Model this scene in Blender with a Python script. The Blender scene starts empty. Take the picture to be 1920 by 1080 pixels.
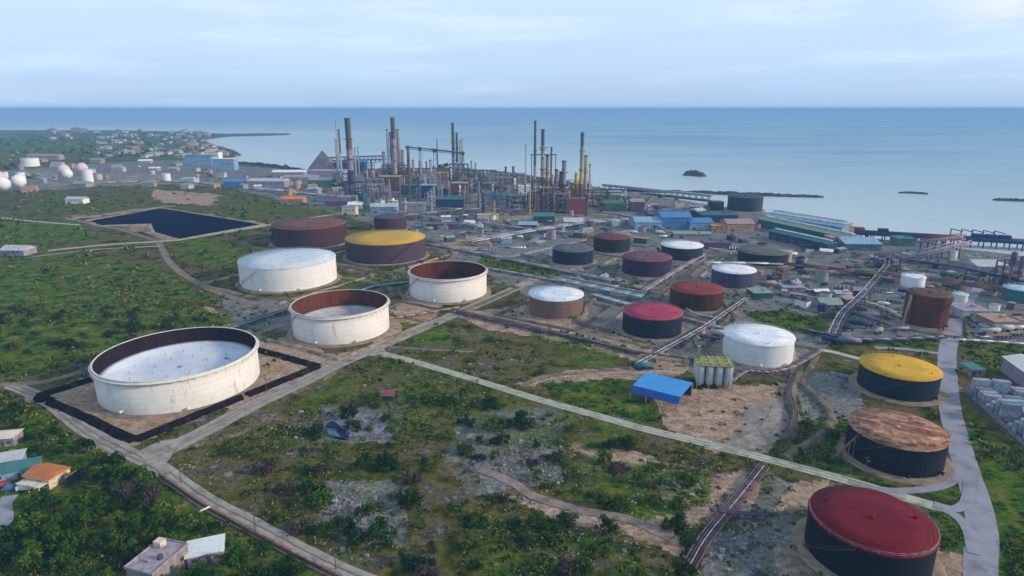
import bpy, math, random
import numpy as np
from mathutils import Vector
R = math.radians
random.seed(7)
RS = np.random.RandomState(11)
SC = bpy.context.scene
COL = SC.collection

# ------------------------------------------------------------------ camera
F_PX, CAM_Z, HORIZON = 1190.0, 115.0, 203.0
PITCH = math.atan((540 - HORIZON) / F_PX)
cam_d = bpy.data.cameras.new('camera')
cam_d.sensor_width = 36.0
cam_d.lens = 36.0 * F_PX / 1920.0
cam_d.clip_start, cam_d.clip_end = 1.0, 400000.0
cam = bpy.data.objects.new('camera', cam_d)
COL.objects.link(cam)
cam.location = (0, 0, CAM_Z)
cam.rotation_euler = (math.pi / 2 - PITCH, 0, 0)
SC.camera = cam

# ------------------------------------------------------------------ world: hazy evening sky under thin cloud
SUN_EL, SUN_ROT = R(22), R(100)
world = bpy.data.worlds.new('World')
SC.world = world
world.use_nodes = True
nt = world.node_tree
bgn = nt.nodes['Background']
sky = nt.nodes.new('ShaderNodeTexSky')
sky.sky_type = 'NISHITA'
sky.sun_disc = False
sky.sun_elevation, sky.sun_rotation = SUN_EL, SUN_ROT
sky.altitude = 100; sky.air_density = 1.0; sky.dust_density = 1.0; sky.ozone_density = 2.0
tc = nt.nodes.new('ShaderNodeTexCoord')
mp = nt.nodes.new('ShaderNodeMapping'); mp.inputs['Scale'].default_value = (1.0, 1.0, 7.0)
nz = nt.nodes.new('ShaderNodeTexNoise'); nz.inputs['Scale'].default_value = 1.9; nz.inputs['Detail'].default_value = 7; nz.inputs['Roughness'].default_value = 0.55
cr = nt.nodes.new('ShaderNodeValToRGB'); cr.color_ramp.elements[0].position = 0.30; cr.color_ramp.elements[1].position = 0.72
cr.color_ramp.elements[0].color = (0.74, 0.74, 0.74, 1); cr.color_ramp.elements[1].color = (0.96, 0.96, 0.96, 1)
veil = nt.nodes.new('ShaderNodeMixRGB')
sep = nt.nodes.new('ShaderNodeSeparateXYZ')
vr = nt.nodes.new('ShaderNodeValToRGB')          # colour of the cloud veil by height above the horizon
e = vr.color_ramp.elements
e[0].position = 0.0; e[0].color = (4.0, 6.0, 9.0, 1)
e[1].position = 0.20; e[1].color = (7.3, 8.9, 10.5, 1)
x = e.new(0.07); x.color = (5.3, 7.1, 9.8, 1)
x = e.new(0.6); x.color = (4.6, 6.0, 7.8, 1)
L = nt.links.new
L(tc.outputs['Generated'], mp.inputs['Vector']); L(mp.outputs[0], nz.inputs['Vector'])
L(nz.outputs['Fac'], cr.inputs['Fac']); L(tc.outputs['Generated'], sep.inputs[0])
L(sep.outputs['Z'], vr.inputs['Fac'])
nz2 = nt.nodes.new('ShaderNodeTexNoise'); nz2.inputs['Scale'].default_value = 3.1; nz2.inputs['Detail'].default_value = 5
mp2 = nt.nodes.new('ShaderNodeMapping'); mp2.inputs['Scale'].default_value = (1.0, 1.0, 9.0); mp2.inputs['Location'].default_value = (4.2, 1.7, 0.3)
L(tc.outputs['Generated'], mp2.inputs['Vector']); L(mp2.outputs[0], nz2.inputs['Vector'])
cr2 = nt.nodes.new('ShaderNodeValToRGB'); cr2.color_ramp.elements[0].position = 0.52; cr2.color_ramp.elements[1].position = 0.78
cr2.color_ramp.elements[0].color = (1, 1, 1, 1); cr2.color_ramp.elements[1].color = (1.28, 1.22, 1.14, 1)
L(nz2.outputs['Fac'], cr2.inputs['Fac'])
mul = nt.nodes.new('ShaderNodeMixRGB'); mul.blend_type = 'MULTIPLY'; mul.inputs['Fac'].default_value = 1
L(vr.outputs[0], mul.inputs[1]); L(cr2.outputs[0], mul.inputs[2])
L(cr.outputs[0], veil.inputs['Fac']); L(sky.outputs[0], veil.inputs[1]); L(mul.outputs[0], veil.inputs[2])
cdir = Vector(((1890 - 960) / F_PX, 0, 0)) + Vector((0, math.cos(PITCH) + 532 / F_PX * math.sin(PITCH), -math.sin(PITCH) + 532 / F_PX * math.cos(PITCH))); cdir.normalize()
dt = nt.nodes.new('ShaderNodeVectorMath'); dt.operation = 'DISTANCE'; dt.inputs[1].default_value = (cdir.x * 1, cdir.y * 1, cdir.z * 5)
ms = nt.nodes.new('ShaderNodeMapping'); ms.inputs['Scale'].default_value = (1, 1, 5); L(tc.outputs['Generated'], ms.inputs['Vector']); L(ms.outputs[0], dt.inputs[0])
sb = nt.nodes.new('ShaderNodeMath'); sb.operation = 'SUBTRACT'; L(dt.outputs['Value'], sb.inputs[0]); mm2 = nt.nodes.new('ShaderNodeMath'); mm2.operation = 'MULTIPLY'; mm2.inputs[1].default_value = .35; L(nz2.outputs['Fac'], mm2.inputs[0]); L(mm2.outputs[0], sb.inputs[1])
mrc = nt.nodes.new('ShaderNodeMapRange'); mrc.interpolation_type = 'SMOOTHSTEP'; mrc.inputs[1].default_value = -.05; mrc.inputs[2].default_value = -.19; L(sb.outputs[0], mrc.inputs[0])      # one bright sunlit cloud high on the right
cm2 = nt.nodes.new('ShaderNodeMixRGB'); cm2.inputs[2].default_value = (8.9, 9.0, 9.3, 1); L(mrc.outputs[0], cm2.inputs['Fac']); L(veil.outputs[0], cm2.inputs[1])
L(cm2.outputs[0], bgn.inputs['Color'])
bgn.inputs['Strength'].default_value = 0.10

sun_d = bpy.data.lights.new('sun', 'SUN')
sun_d.energy = 3.5; sun_d.angle = R(6); sun_d.color = (1.0, 0.80, 0.62)
sun = bpy.data.objects.new('sun', sun_d); COL.objects.link(sun)
sdir = Vector((math.cos(SUN_EL) * math.sin(SUN_ROT), math.cos(SUN_EL) * math.cos(SUN_ROT), math.sin(SUN_EL)))
sun.rotation_euler = sdir.to_track_quat('Z', 'Y').to_euler()
SC.view_settings.view_transform = 'Standard'
SC.view_settings.look = 'None'
SC.view_settings.exposure = 0.15
SC.view_settings.gamma = 1.0
SC.cycles.max_bounces = 5
SC.cycles.volume_bounces = 0

# ------------------------------------------------------------------ pixels of the survey photograph <-> metres on the ground
SP, CP = math.sin(PITCH), math.cos(PITCH)
def G(px, py, z=0.0):
    X, Y = (px - 960) / F_PX, (py - 540) / F_PX
    y, zz = CP - Y * SP, -SP - Y * CP
    k = (CAM_Z - z) / -zz
    return (X * k, y * k)
def PX(x, y, z=0.0):
    zz = z - CAM_Z
    d = y * CP - zz * SP
    return (960 + F_PX * x / d, 540 - F_PX * (y * SP + zz * CP) / d)
def HT(px, pyb, pyt):                 # height of something standing at (px, pyb) whose top shows at row pyt
    _, y = G(px, pyb)
    t = (pyt - 540) / F_PX
    return CAM_Z + y * (t * CP + SP) / (t * SP - CP)
def SCL(px, py):                      # pixels per metre there
    x, y = G(px, py)
    return F_PX / (y * CP + CAM_Z * SP)

# ------------------------------------------------------------------ mesh helper
class MB:
    def __init__(s): s.v = []; s.f = []; s.m = []; s.sm = []
    def add(s, vs, fs, mi=0, smooth=False):
        o = len(s.v); s.v += [tuple(p) for p in vs]
        for f in fs: s.f.append(tuple(i + o for i in f)); s.m.append(mi); s.sm.append(smooth)
    def box(s, c, d, rz=0.0, mi=0, taper=1.0):
        cx, cy, cz = c; hx, hy, hz = d[0] / 2, d[1] / 2, d[2] / 2
        ca, sa = math.cos(rz), math.sin(rz); vs = []
        for k, zz in ((1, -hz), (taper, hz)):
            for x, y in ((-hx, -hy), (hx, -hy), (hx, hy), (-hx, hy)):
                vs.append((cx + k * x * ca - k * y * sa, cy + k * x * sa + k * y * ca, cz + zz))
        s.add(vs, [(3, 2, 1, 0), (4, 5, 6, 7), (0, 1, 5, 4), (1, 2, 6, 5), (2, 3, 7, 6), (3, 0, 4, 7)], mi)
    def cyl(s, c, r, h, n=16, r2=None, mi=0, smooth=True, cap=True):
        cx, cy, cz = c; r2 = r if r2 is None else r2; vs = []
        for k, (rr, zz) in enumerate(((r, 0), (r2, h))):
            for i in range(n):
                a = 2 * math.pi * i / n; vs.append((cx + rr * math.cos(a), cy + rr * math.sin(a), cz + zz))
        s.add(vs, [(i, (i + 1) % n, n + (i + 1) % n, n + i) for i in range(n)], mi, smooth)
        if cap: s.add(vs[n:], [tuple(range(n))], mi); s.add(vs[:n], [tuple(range(n - 1, -1, -1))], mi)
    def lathe(s, prof, n=48, c=(0, 0, 0), mi=0, smooth=True, close=False):
        k = len(prof); vs = []
        for i in range(n):
            a = 2 * math.pi * i / n
            for r, z in prof: vs.append((c[0] + r * math.cos(a), c[1] + r * math.sin(a), c[2] + z))
        fs = []
        for i in range(n):
            j = (i + 1) % n
            for q in range(k - 1 if not close else k):
                q2 = (q + 1) % k
                fs.append((i * k + q, j * k + q, j * k + q2, i * k + q2))
        s.add(vs, fs, mi, smooth)
    def tube(s, a, b, r, n=6, mi=0, r2=None):
        a, b = Vector(a), Vector(b); d = b - a
        if d.length < 1e-6: return
        q = d.to_track_quat('Z', 'Y'); r2 = r if r2 is None else r2; vs = []
        for p, rr in ((a, r), (b, r2)):
            for i in range(n):
                t = 2 * math.pi * i / n; vs.append(p + q @ Vector((rr * math.cos(t), rr * math.sin(t), 0)))
        s.add(vs, [(i, (i + 1) % n, n + (i + 1) % n, n + i) for i in range(n)] + [tuple(range(n - 1, -1, -1)), tuple(range(n, 2 * n))], mi, True)
    def sphere(s, c, r, n=16, k=10, mi=0, zs=1.0):
        prof = [(max(r * math.sin(math.pi * i / k), 0.001), -r * zs * math.cos(math.pi * i / k)) for i in range(k + 1)]
        s.lathe(prof, n, c, mi)
    def data(s, name, mats):
        me = bpy.data.meshes.new(name); me.from_pydata(s.v, [], s.f)
        for m in (mats if isinstance(mats, (list, tuple)) else [mats]): me.materials.append(m)
        me.polygons.foreach_set('material_index', s.m); me.polygons.foreach_set('use_smooth', s.sm)
        me.update(); return me
    def build(s, name, mats, parent=None, loc=None, rz=0):
        return link(name, s.data(name, mats), parent, loc, rz)
def link(name, me, parent=None, loc=None, rz=0):
    o = bpy.data.objects.new(name, me); COL.objects.link(o)
    if parent is not None: o.parent = parent
    if loc is not None: o.location = loc
    if rz: o.rotation_euler = (0, 0, rz)
    return o
def np_mesh(name, V, Q, mat, smooth=False, tri=False):
    n = 3 if tri else 4
    me = bpy.data.meshes.new(name)
    me.vertices.add(len(V)); me.vertices.foreach_set('co', np.asarray(V, np.float32).ravel())
    me.loops.add(len(Q) * n); me.loops.foreach_set('vertex_index', np.asarray(Q, np.int32).ravel())
    me.polygons.add(len(Q)); me.polygons.foreach_set('loop_start', np.arange(len(Q), dtype=np.int32) * n)
    me.polygons.foreach_set('loop_total', np.full(len(Q), n, np.int32))
    me.polygons.foreach_set('use_smooth', np.full(len(Q), smooth))
    me.materials.append(mat); me.update(calc_edges=True); me.validate()
    return me

ORD = 'first second third fourth fifth sixth seventh eighth ninth tenth eleventh twelfth thirteenth fourteenth fifteenth sixteenth seventeenth eighteenth nineteenth twentieth'.split()
# ------------------------------------------------------------------ tagging; labels are told apart by landmarks at the end
THINGS = []
def tag(o, label, cat, group=None, auto=False, pos=None):
    o['label'] = label; o['category'] = cat
    if group: o['group'] = group
    THINGS.append([o, label, auto, pos]); return o
def struct(o, kind='structure'): o['kind'] = kind; return o
def empty(name, loc, rz=0):
    o = bpy.data.objects.new(name, None); COL.objects.link(o); o.location = loc; o.rotation_euler = (0, 0, rz)
    o.empty_display_size = 0.5; return o
def copy_tree(o, parent=None):
    c = o.copy(); COL.objects.link(c)
    if parent is not None: c.parent = parent
    for ch in list(o.children): copy_tree(ch, c)
    return c

# ------------------------------------------------------------------ materials
MC = {}
def mat(col, rough=0.65, metal=0.0, var=0.18, dirt=None, damt=0.0, dscale=0.5, spec=0.1, streak=False, bump=0.0, rand=0.0, course=0.0, plates=0):
    key = (tuple(col), rough, metal, var, dirt, damt, dscale, spec, streak, bump, rand, course, plates)
    if key in MC: return MC[key]
    m = bpy.data.materials.new('surface'); m.use_nodes = True; t = m.node_tree; N = t.nodes; K = t.links.new
    b = N['Principled BSDF']; b.inputs['Roughness'].default_value = rough; b.inputs['Metallic'].default_value = metal
    b.inputs['Specular IOR Level'].default_value = spec
    tx = N.new('ShaderNodeTexCoord'); src = tx.outputs['Object']
    n1 = N.new('ShaderNodeTexNoise'); n1.inputs['Scale'].default_value = 0.22; n1.inputs['Detail'].default_value = 6; n1.inputs['Roughness'].default_value = 0.65
    K(src, n1.inputs['Vector'])
    mr = N.new('ShaderNodeMapRange'); mr.inputs[1].default_value = 0.25; mr.inputs[2].default_value = 0.75
    mr.inputs[3].default_value = 1 - var; mr.inputs[4].default_value = 1 + var
    K(n1.outputs['Fac'], mr.inputs[0])
    hsv = N.new('ShaderNodeHueSaturation'); hsv.inputs['Color'].default_value = (*col, 1); K(mr.outputs[0], hsv.inputs['Value'])
    out = hsv.outputs[0]
    if rand:
        oi = N.new('ShaderNodeObjectInfo'); m2 = N.new('ShaderNodeMapRange'); m2.inputs[3].default_value = 1 - rand; m2.inputs[4].default_value = 1 + rand
        K(oi.outputs['Random'], m2.inputs[0]); h2 = N.new('ShaderNodeHueSaturation'); K(m2.outputs[0], h2.inputs['Value'])
        m3 = N.new('ShaderNodeMapRange'); m3.inputs[3].default_value = 0.5 + 0.05; m3.inputs[4].default_value = 0.5 - 0.05
        K(oi.outputs['Random'], m3.inputs[0]); K(m3.outputs[0], h2.inputs['Hue']); K(out, h2.inputs['Color']); out = h2.outputs[0]
    if dirt:
        mpn = N.new('ShaderNodeMapping'); mpn.inputs['Scale'].default_value = (0.42, 1, 1) if streak == 'flat' else (1, 1, 0.12 if streak else 1); mpn.inputs['Rotation'].default_value = (0, 0, .12 if streak == 'flat' else 0)
        K(src, mpn.inputs['Vector'])
        n2 = N.new('ShaderNodeTexNoise'); n2.inputs['Scale'].default_value = dscale; n2.inputs['Detail'].default_value = 8; n2.inputs['Roughness'].default_value = 0.7
        K(mpn.outputs[0], n2.inputs['Vector'])
        r2 = N.new('ShaderNodeMapRange'); r2.inputs[1].default_value = 0.62 - damt * 0.4; r2.inputs[2].default_value = 0.80 - damt * 0.3
        K(n2.outputs['Fac'], r2.inputs[0])
        mx = N.new('ShaderNodeMixRGB'); mx.inputs[2].default_value = (*dirt, 1); K(r2.outputs[0], mx.inputs['Fac']); K(out, mx.inputs[1]); out = mx.outputs[0]
    if course:                                    # welded plate courses: thin darker seams along the height and round the shell
        sp = N.new('ShaderNodeSeparateXYZ'); K(src, sp.inputs[0])
        dv = N.new('ShaderNodeMath'); dv.operation = 'DIVIDE'; dv.inputs[1].default_value = course; K(sp.outputs['Z'], dv.inputs[0])
        fr = N.new('ShaderNodeMath'); fr.operation = 'FRACT'; K(dv.outputs[0], fr.inputs[0])
        lt = N.new('ShaderNodeMath'); lt.operation = 'LESS_THAN'; lt.inputs[1].default_value = 0.09; K(fr.outputs[0], lt.inputs[0])
        ml = N.new('ShaderNodeMath'); ml.operation = 'MULTIPLY'; ml.inputs[1].default_value = 0.25; K(lt.outputs[0], ml.inputs[0])
        m4 = N.new('ShaderNodeMixRGB'); m4.inputs[2].default_value = (col[0] * .45, col[1] * .42, col[2] * .4, 1) if sum(col) > .5 else (col[0] * 3 + .02, col[1] * 3 + .02, col[2] * 3 + .02, 1); K(ml.outputs[0], m4.inputs['Fac']); K(out, m4.inputs[1]); out = m4.outputs[0]
    if plates:                                    # lapped roof plates, each weathered a little differently
        bk = N.new('ShaderNodeTexBrick'); bk.inputs['Scale'].default_value = 1.0; bk.inputs['Brick Width'].default_value = 5.2; bk.inputs['Row Height'].default_value = 1.7; bk.inputs['Mortar Size'].default_value = .07; bk.inputs['Mortar Smooth'].default_value = .4
        lo, hi = (.86, 1.06) if plates == 1 else (.42, 1.12)
        bk.inputs['Color1'].default_value = (lo, lo * (1 if plates == 1 else .72), lo * (1 if plates == 1 else .66), 1); bk.inputs['Color2'].default_value = (hi, hi, hi, 1); bk.inputs['Mortar'].default_value = (.70, .68, .66, 1); bk.offset = .37
        mpb = N.new('ShaderNodeMapping'); mpb.inputs['Rotation'].default_value = (0, 0, .5); K(src, mpb.inputs['Vector']); K(mpb.outputs[0], bk.inputs['Vector'])
        mb_ = N.new('ShaderNodeMixRGB'); mb_.blend_type = 'MULTIPLY'; mb_.inputs['Fac'].default_value = 1; K(out, mb_.inputs[1]); K(bk.outputs['Color'], mb_.inputs[2]); out = mb_.outputs[0]
    K(out, b.inputs['Base Color'])
    if bump:
        bp = N.new('ShaderNodeBump'); bp.inputs['Strength'].default_value = bump; bp.inputs['Distance'].default_value = 0.3
        n3 = N.new('ShaderNodeTexNoise'); n3.inputs['Scale'].default_value = 1.6; n3.inputs['Detail'].default_value = 5; K(src, n3.inputs['Vector'])
        K(n3.outputs['Fac'], bp.inputs['Height']); K(bp.outputs[0], b.inputs['Normal'])
    MC[key] = m; return m

RUST = (0.13, 0.045, 0.022)
PAL = {  # real-world base colours
 'white': (0.74, 0.75, 0.74), 'cream': (0.60, 0.54, 0.44), 'grey': (0.28, 0.28, 0.31), 'dark grey': (0.085, 0.085, 0.10), 'lilac grey': (0.29, 0.26, 0.33),
 'brown': (0.13, 0.085, 0.075), 'rust brown': (0.17, 0.07, 0.05), 'brick red': (0.22, 0.075, 0.08), 'teal': (0.055, 0.175, 0.185), 'dark teal': (0.025, 0.10, 0.12),
 'blue': (0.07, 0.20, 0.43), 'pale blue': (0.22, 0.36, 0.50), 'dark blue': (0.025, 0.045, 0.12), 'tan': (0.36, 0.25, 0.17), 'orange': (0.55, 0.20, 0.06),
 'straw': (0.46, 0.37, 0.20), 'green': (0.06, 0.16, 0.09), 'purple': (0.12, 0.075, 0.145), 'silver': (0.42, 0.45, 0.48), 'yellow': (0.50, 0.38, 0.05), 'pink': (0.34, 0.23, 0.25), 'pale green': (0.22, 0.30, 0.26)}
def pm(name, **kw):
    kw.setdefault('dirt', (0.07, 0.055, 0.05)); kw.setdefault('damt', 0.25); kw.setdefault('dscale', 0.35); kw.setdefault('var', 0.22)
    return mat(PAL[name], **kw)

# ------------------------------------------------------------------ numpy noise and polygons for laying out land cover
def vnoise(x, y, scale, seed=0, octaves=4):
    out = np.zeros_like(x); amp = 1.0; tot = 0
    for o in range(octaves):
        xs, ys = x / scale, y / scale
        xi, yi = np.floor(xs).astype(np.int64), np.floor(ys).astype(np.int64)
        fx, fy = xs - xi, ys - yi; fx = fx * fx * (3 - 2 * fx); fy = fy * fy * (3 - 2 * fy)
        def h(a, b):
            n = (a * 374761393 + b * 668265263 + (seed + o) * 1442695041) & 0x7fffffff
            n = ((n ^ (n >> 13)) * 1274126177) & 0x7fffffff
            return ((n ^ (n >> 16)) & 0xffff) / 65535.0
        v = (h(xi, yi) * (1 - fx) + h(xi + 1, yi) * fx) * (1 - fy) + (h(xi, yi + 1) * (1 - fx) + h(xi + 1, yi + 1) * fx) * fy
        out += amp * v; tot += amp; amp *= 0.5; scale *= 0.5
    return out / tot
def inpoly(x, y, P):
    r = np.zeros(x.shape, bool); n = len(P)
    for i in range(n):
        x0, y0 = P[i]; x1, y1 = P[(i + 1) % n]
        if y0 == y1: continue
        c = ((y0 > y) != (y1 > y)) & (x < (x1 - x0) * (y - y0) / (y1 - y0) + x0)
        r ^= c
    return r
def dist_poly(x, y, P, closed=True):
    d = np.full(x.shape, 1e9); n = len(P)
    for i in range(n if closed else n - 1):
        x0, y0 = P[i]; x1, y1 = P[(i + 1) % n]
        dx, dy = x1 - x0, y1 - y0; L2 = dx * dx + dy * dy + 1e-9
        t = np.clip(((x - x0) * dx + (y - y0) * dy) / L2, 0, 1)
        d = np.minimum(d, (x - x0 - t * dx) ** 2 + (y - y0 - t * dy) ** 2)
    return np.sqrt(d)
def GP(pts): return [G(*p) for p in pts]
def smooth_line(P, k=6):
    out = []; n = len(P)
    for i in range(n - 1):
        p0, p1, p2, p3 = P[max(i - 1, 0)], P[i], P[i + 1], P[min(i + 2, n - 1)]
        for j in range(k):
            t = j / k
            out.append(tuple(0.5 * (2 * p1[a] + (p2[a] - p0[a]) * t + (2 * p0[a] - 5 * p1[a] + 4 * p2[a] - p3[a]) * t * t + (3 * p1[a] - p0[a] - 3 * p2[a] + p3[a]) * t ** 3) for a in (0, 1)))
    out.append(P[-1]); return out

# land outline (photograph coordinates), the coast running from far left to far right
COAST = [(-900, 243.5), (-300, 243), (0, 243.5), (200, 243.5), (330, 246), (390, 249), (430, 250.5), (480, 249.5), (545, 250), (540, 253), (480, 255), (430, 256), (385, 262), (400, 270),
         (440, 280), (452, 291), (425, 300), (500, 310), (585, 321), (650, 318), (760, 314), (860, 313), (960, 322), (1040, 335), (1120, 349), (1200, 362), (1262, 371), (1300, 377),
         (1340, 384), (1400, 391), (1440, 396), (1452, 408), (1500, 417), (1560, 429), (1600, 440), (1720, 455), (1850, 468), (1920, 478), (2200, 510), (2800, 560)]
LAND = GP(COAST) + [(900, 150), (900, -60), (-3000, -60), (-9000, 1500)]
POND = GP([(162, 415), (302, 390), (494, 421), (336, 450), (286, 436), (279, 421), (186, 424)])

LUSH = [
 ([(-200, 520), (150, 520), (330, 560), (440, 600), (400, 622), (250, 645), (170, 690), (0, 716), (-300, 730)], 0.70),
 ([(-200, 470), (150, 470), (300, 500), (420, 570), (330, 560), (150, 520), (-200, 525)], 0.6),
 ([(-300, 740), (40, 750), (150, 832), (280, 882), (420, 985), (640, 1100), (560, 1250), (-300, 1250)], 0.95),
 ([(1800, 760), (1850, 822), (1940, 862), (2300, 900), (2300, 1250), (1850, 1250), (1862, 1080), (1850, 950), (1808, 830)], 1.0),
 ([(720, 668), (980, 750), (1200, 812), (1150, 850), (900, 840), (620, 790), (560, 770), (600, 715)], 0.48),
 ([(330, 830), (560, 790), (760, 860), (800, 1100), (640, 1060), (420, 950)], 0.36),
 ([(1010, 716), (1190, 715), (1240, 780), (1190, 795), (1050, 750)], 0.9),
 ([(1395, 585), (1480, 582), (1560, 600), (1545, 630), (1420, 612)], 1.0),
 ([(1490, 795), (1590, 780), (1600, 890), (1700, 915), (1790, 895), (1800, 930), (1700, 925), (1560, 885), (1470, 860)], 0.95),
 ([(1630, 636), (1765, 636), (1765, 660), (1640, 655)], 0.9),
 ([(1745, 955), (1822, 972), (1815, 1040), (1765, 1035)], 1.0), ([(1735, 925), (1805, 905), (1808, 943)], 0.9),
 ([(-100, 405), (150, 412), (180, 450), (-100, 475)], 0.75),
 ([(900, 478), (1040, 498), (1035, 525), (890, 500)], 0.9),
 ([(60, 365), (240, 372), (230, 395), (60, 400)], 0.6),
 ([(1060, 850), (1320, 880), (1340, 940), (1200, 990), (1080, 940)], 0.6), ([(900, 960), (1150, 1000), (1300, 1090), (900, 1250)], 0.5),
 ([(330, 440), (520, 470), (450, 520), (330, 480)], 0.6), ([(745, 605), (830, 610), (850, 640), (760, 645)], 0.9),
 ([(1000, 610), (1180, 650), (1150, 690), (1000, 680)], 0.5), ([(1800, 640), (1920, 650), (1920, 690), (1830, 690)], 0.7),
 ([(410, 360), (700, 395), (520, 415), (430, 405)], 0.5), ([(-300, 243), (350, 246), (400, 300), (-400, 292)], 0.9),
 ([(630, 505), (760, 510), (770, 545), (640, 540)], 0.5)]
SAND = [
 ([(65, 742), (255, 835), (602, 690), (430, 606)], 0.85),
 ([(470, 650), (545, 625), (620, 665), (735, 640), (805, 600), (850, 560), (760, 560), (720, 600), (700, 655), (600, 690), (500, 660)], 0.75),
 ([(730, 575), (800, 598), (745, 628), (725, 610)], 1.0),
 ([(850, 588), (990, 570), (1100, 595), (1200, 650), (1330, 665), (1250, 690), (1060, 642), (900, 612)], 0.9),
 ([(1225, 745), (1310, 728), (1480, 715), (1495, 790), (1420, 850), (1340, 850), (1245, 805)], 1.0),
 ([(975, 722), (1060, 695), (1190, 685), (1300, 690), (1240, 715), (1060, 712), (990, 728)], 0.8),
 ([(950, 925), (1080, 955), (1210, 975), (1300, 1020), (1270, 1040), (1180, 1000), (1040, 975)], 0.9),
 ([(1040, 825), (1200, 850), (1300, 890), (1130, 870)], 0.8),
 ([(1290, 905), (1400, 880), (1440, 900), (1400, 960), (1290, 1000), (1150, 990), (1180, 960)], 0.6),
 ([(1500, 905), (1560, 900), (1520, 950), (1450, 960)], 0.9), ([(1740, 1030), (1800, 1030), (1840, 1100), (1740, 1250)], 0.7), ([(1450, 1000), (1510, 980), (1530, 1100), (1440, 1250)], 0.5),
 ([(120, 405), (300, 388), (500, 418), (340, 452), (290, 452), (280, 440), (200, 428)], 0.5),
 ([(280, 575), (400, 575), (420, 600), (300, 600)], 0.6), ([(60, 580), (160, 580), (160, 592), (60, 592)], 0.8),
 ([(860, 380), (1180, 400), (1100, 420), (900, 410)], 0.5), ([(820, 445), (960, 440), (900, 470), (830, 465)], 0.7), ([(40, 320), (300, 325), (400, 345), (100, 350)], 0.45),
 ([(280, 355), (420, 365), (400, 385), (290, 380)], 0.7), ([(1340, 590), (1400, 640), (1330, 660), (1290, 610)], 0.4), ([(1840, 600), (1920, 600), (1920, 640), (1860, 640)], 0.6),
 ([(430, 720), (640, 690), (560, 790), (330, 850), (420, 790)], 0.45), ([(1070, 520), (1240, 540), (1200, 560)], 0.6), ([(20, 725), (90, 745), (290, 870), (240, 880)], 0.6)]
GREY = [
 ([(330, 300), (580, 322), (1120, 350), (1440, 398), (1600, 440), (1920, 478), (2800, 560), (2300, 640), (1920, 645), (1560, 640), (1480, 700), (1300, 700), (1200, 640), (1000, 560),
   (870, 500), (780, 440), (620, 400), (420, 350), (300, 345), (0, 360), (0, 320), (200, 305)], 0.85),
 ([(1490, 700), (1620, 700), (1600, 780), (1500, 790)], 0.9), ([(1450, 880), (1530, 930), (1500, 1250), (1300, 1250), (1330, 960)], 0.55),
 ([(560, 900), (760, 900), (760, 1030), (620, 1010)], 0.6), ([(420, 560), (620, 560), (560, 620), (430, 620)], 0.7),
 ([(860, 770), (1060, 760), (1050, 900), (900, 930), (830, 870)], 0.55), ([(780, 590), (1000, 620), (950, 660), (800, 640)], 0.35), ([(600, 760), (760, 760), (740, 830), (600, 830)], 0.8),
 ([(0, 540), (180, 520), (170, 545), (0, 560)], 0.5), ([(90, 860), (140, 850), (145, 920), (90, 925)], 0.6)]

# ------------------------------------------------------------------ ground sheet (finer near the viewer) with land-cover amounts stored per vertex
NR, NA = 560, 700
rr = 62.0 * (11500 / 62.0) ** (np.arange(NR) / (NR - 1))
aa = np.radians(np.linspace(-56, 56, NA))
RRm, AAm = np.meshgrid(rr, aa, indexing='ij')
gx, gy = RRm * np.sin(AAm), RRm * np.cos(AAm)
step = RRm * 0.01
wob = np.clip(RRm * 0.012, 2.0, 25)
wx = gx + (vnoise(gx, gy, 14, 1) - 0.5) * 2.4 * wob; wy = gy + (vnoise(gx, gy, 14, 21) - 0.5) * 2.4 * wob
inside = inpoly(gx + (vnoise(gx, gy, 60, 5) - .5) * 10, gy + (vnoise(gx, gy, 60, 6) - .5) * 22, LAND)
dl = dist_poly(gx, gy, LAND)
sd = np.where(inside, dl, -dl)
gz = np.where(sd > 6, 0.0, np.clip((sd - 6) * 0.22, -9, 0))
lush = np.zeros_like(gx); sand = np.zeros_like(gx); grey = np.zeros_like(gx)
for P, a in LUSH: m_ = inpoly(wx, wy, GP(P)); lush[m_] = np.maximum(lush[m_], a)
for P, a in GREY: m_ = inpoly(wx, wy, GP(P)); grey[m_] = np.maximum(grey[m_], a)
for P, a in SAND: m_ = inpoly(wx, wy, GP(P)); sand[m_] = np.maximum(sand[m_], a)
sand = np.maximum(sand, np.clip(1 - np.abs(sd - 6) / np.clip(RRm * 0.006, 4, 30), 0, 1) * 0.8)
V = np.stack([gx, gy, gz], -1).reshape(-1, 3)
idx = np.arange(NR * NA).reshape(NR, NA)
Q = np.stack([idx[:-1, :-1], idx[:-1, 1:], idx[1:, 1:], idx[1:, :-1]], -1).reshape(-1, 4)[:, ::-1]
low = (gz.reshape(-1)[Q] < -8.5).all(1)
Q = Q[~low]

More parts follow.
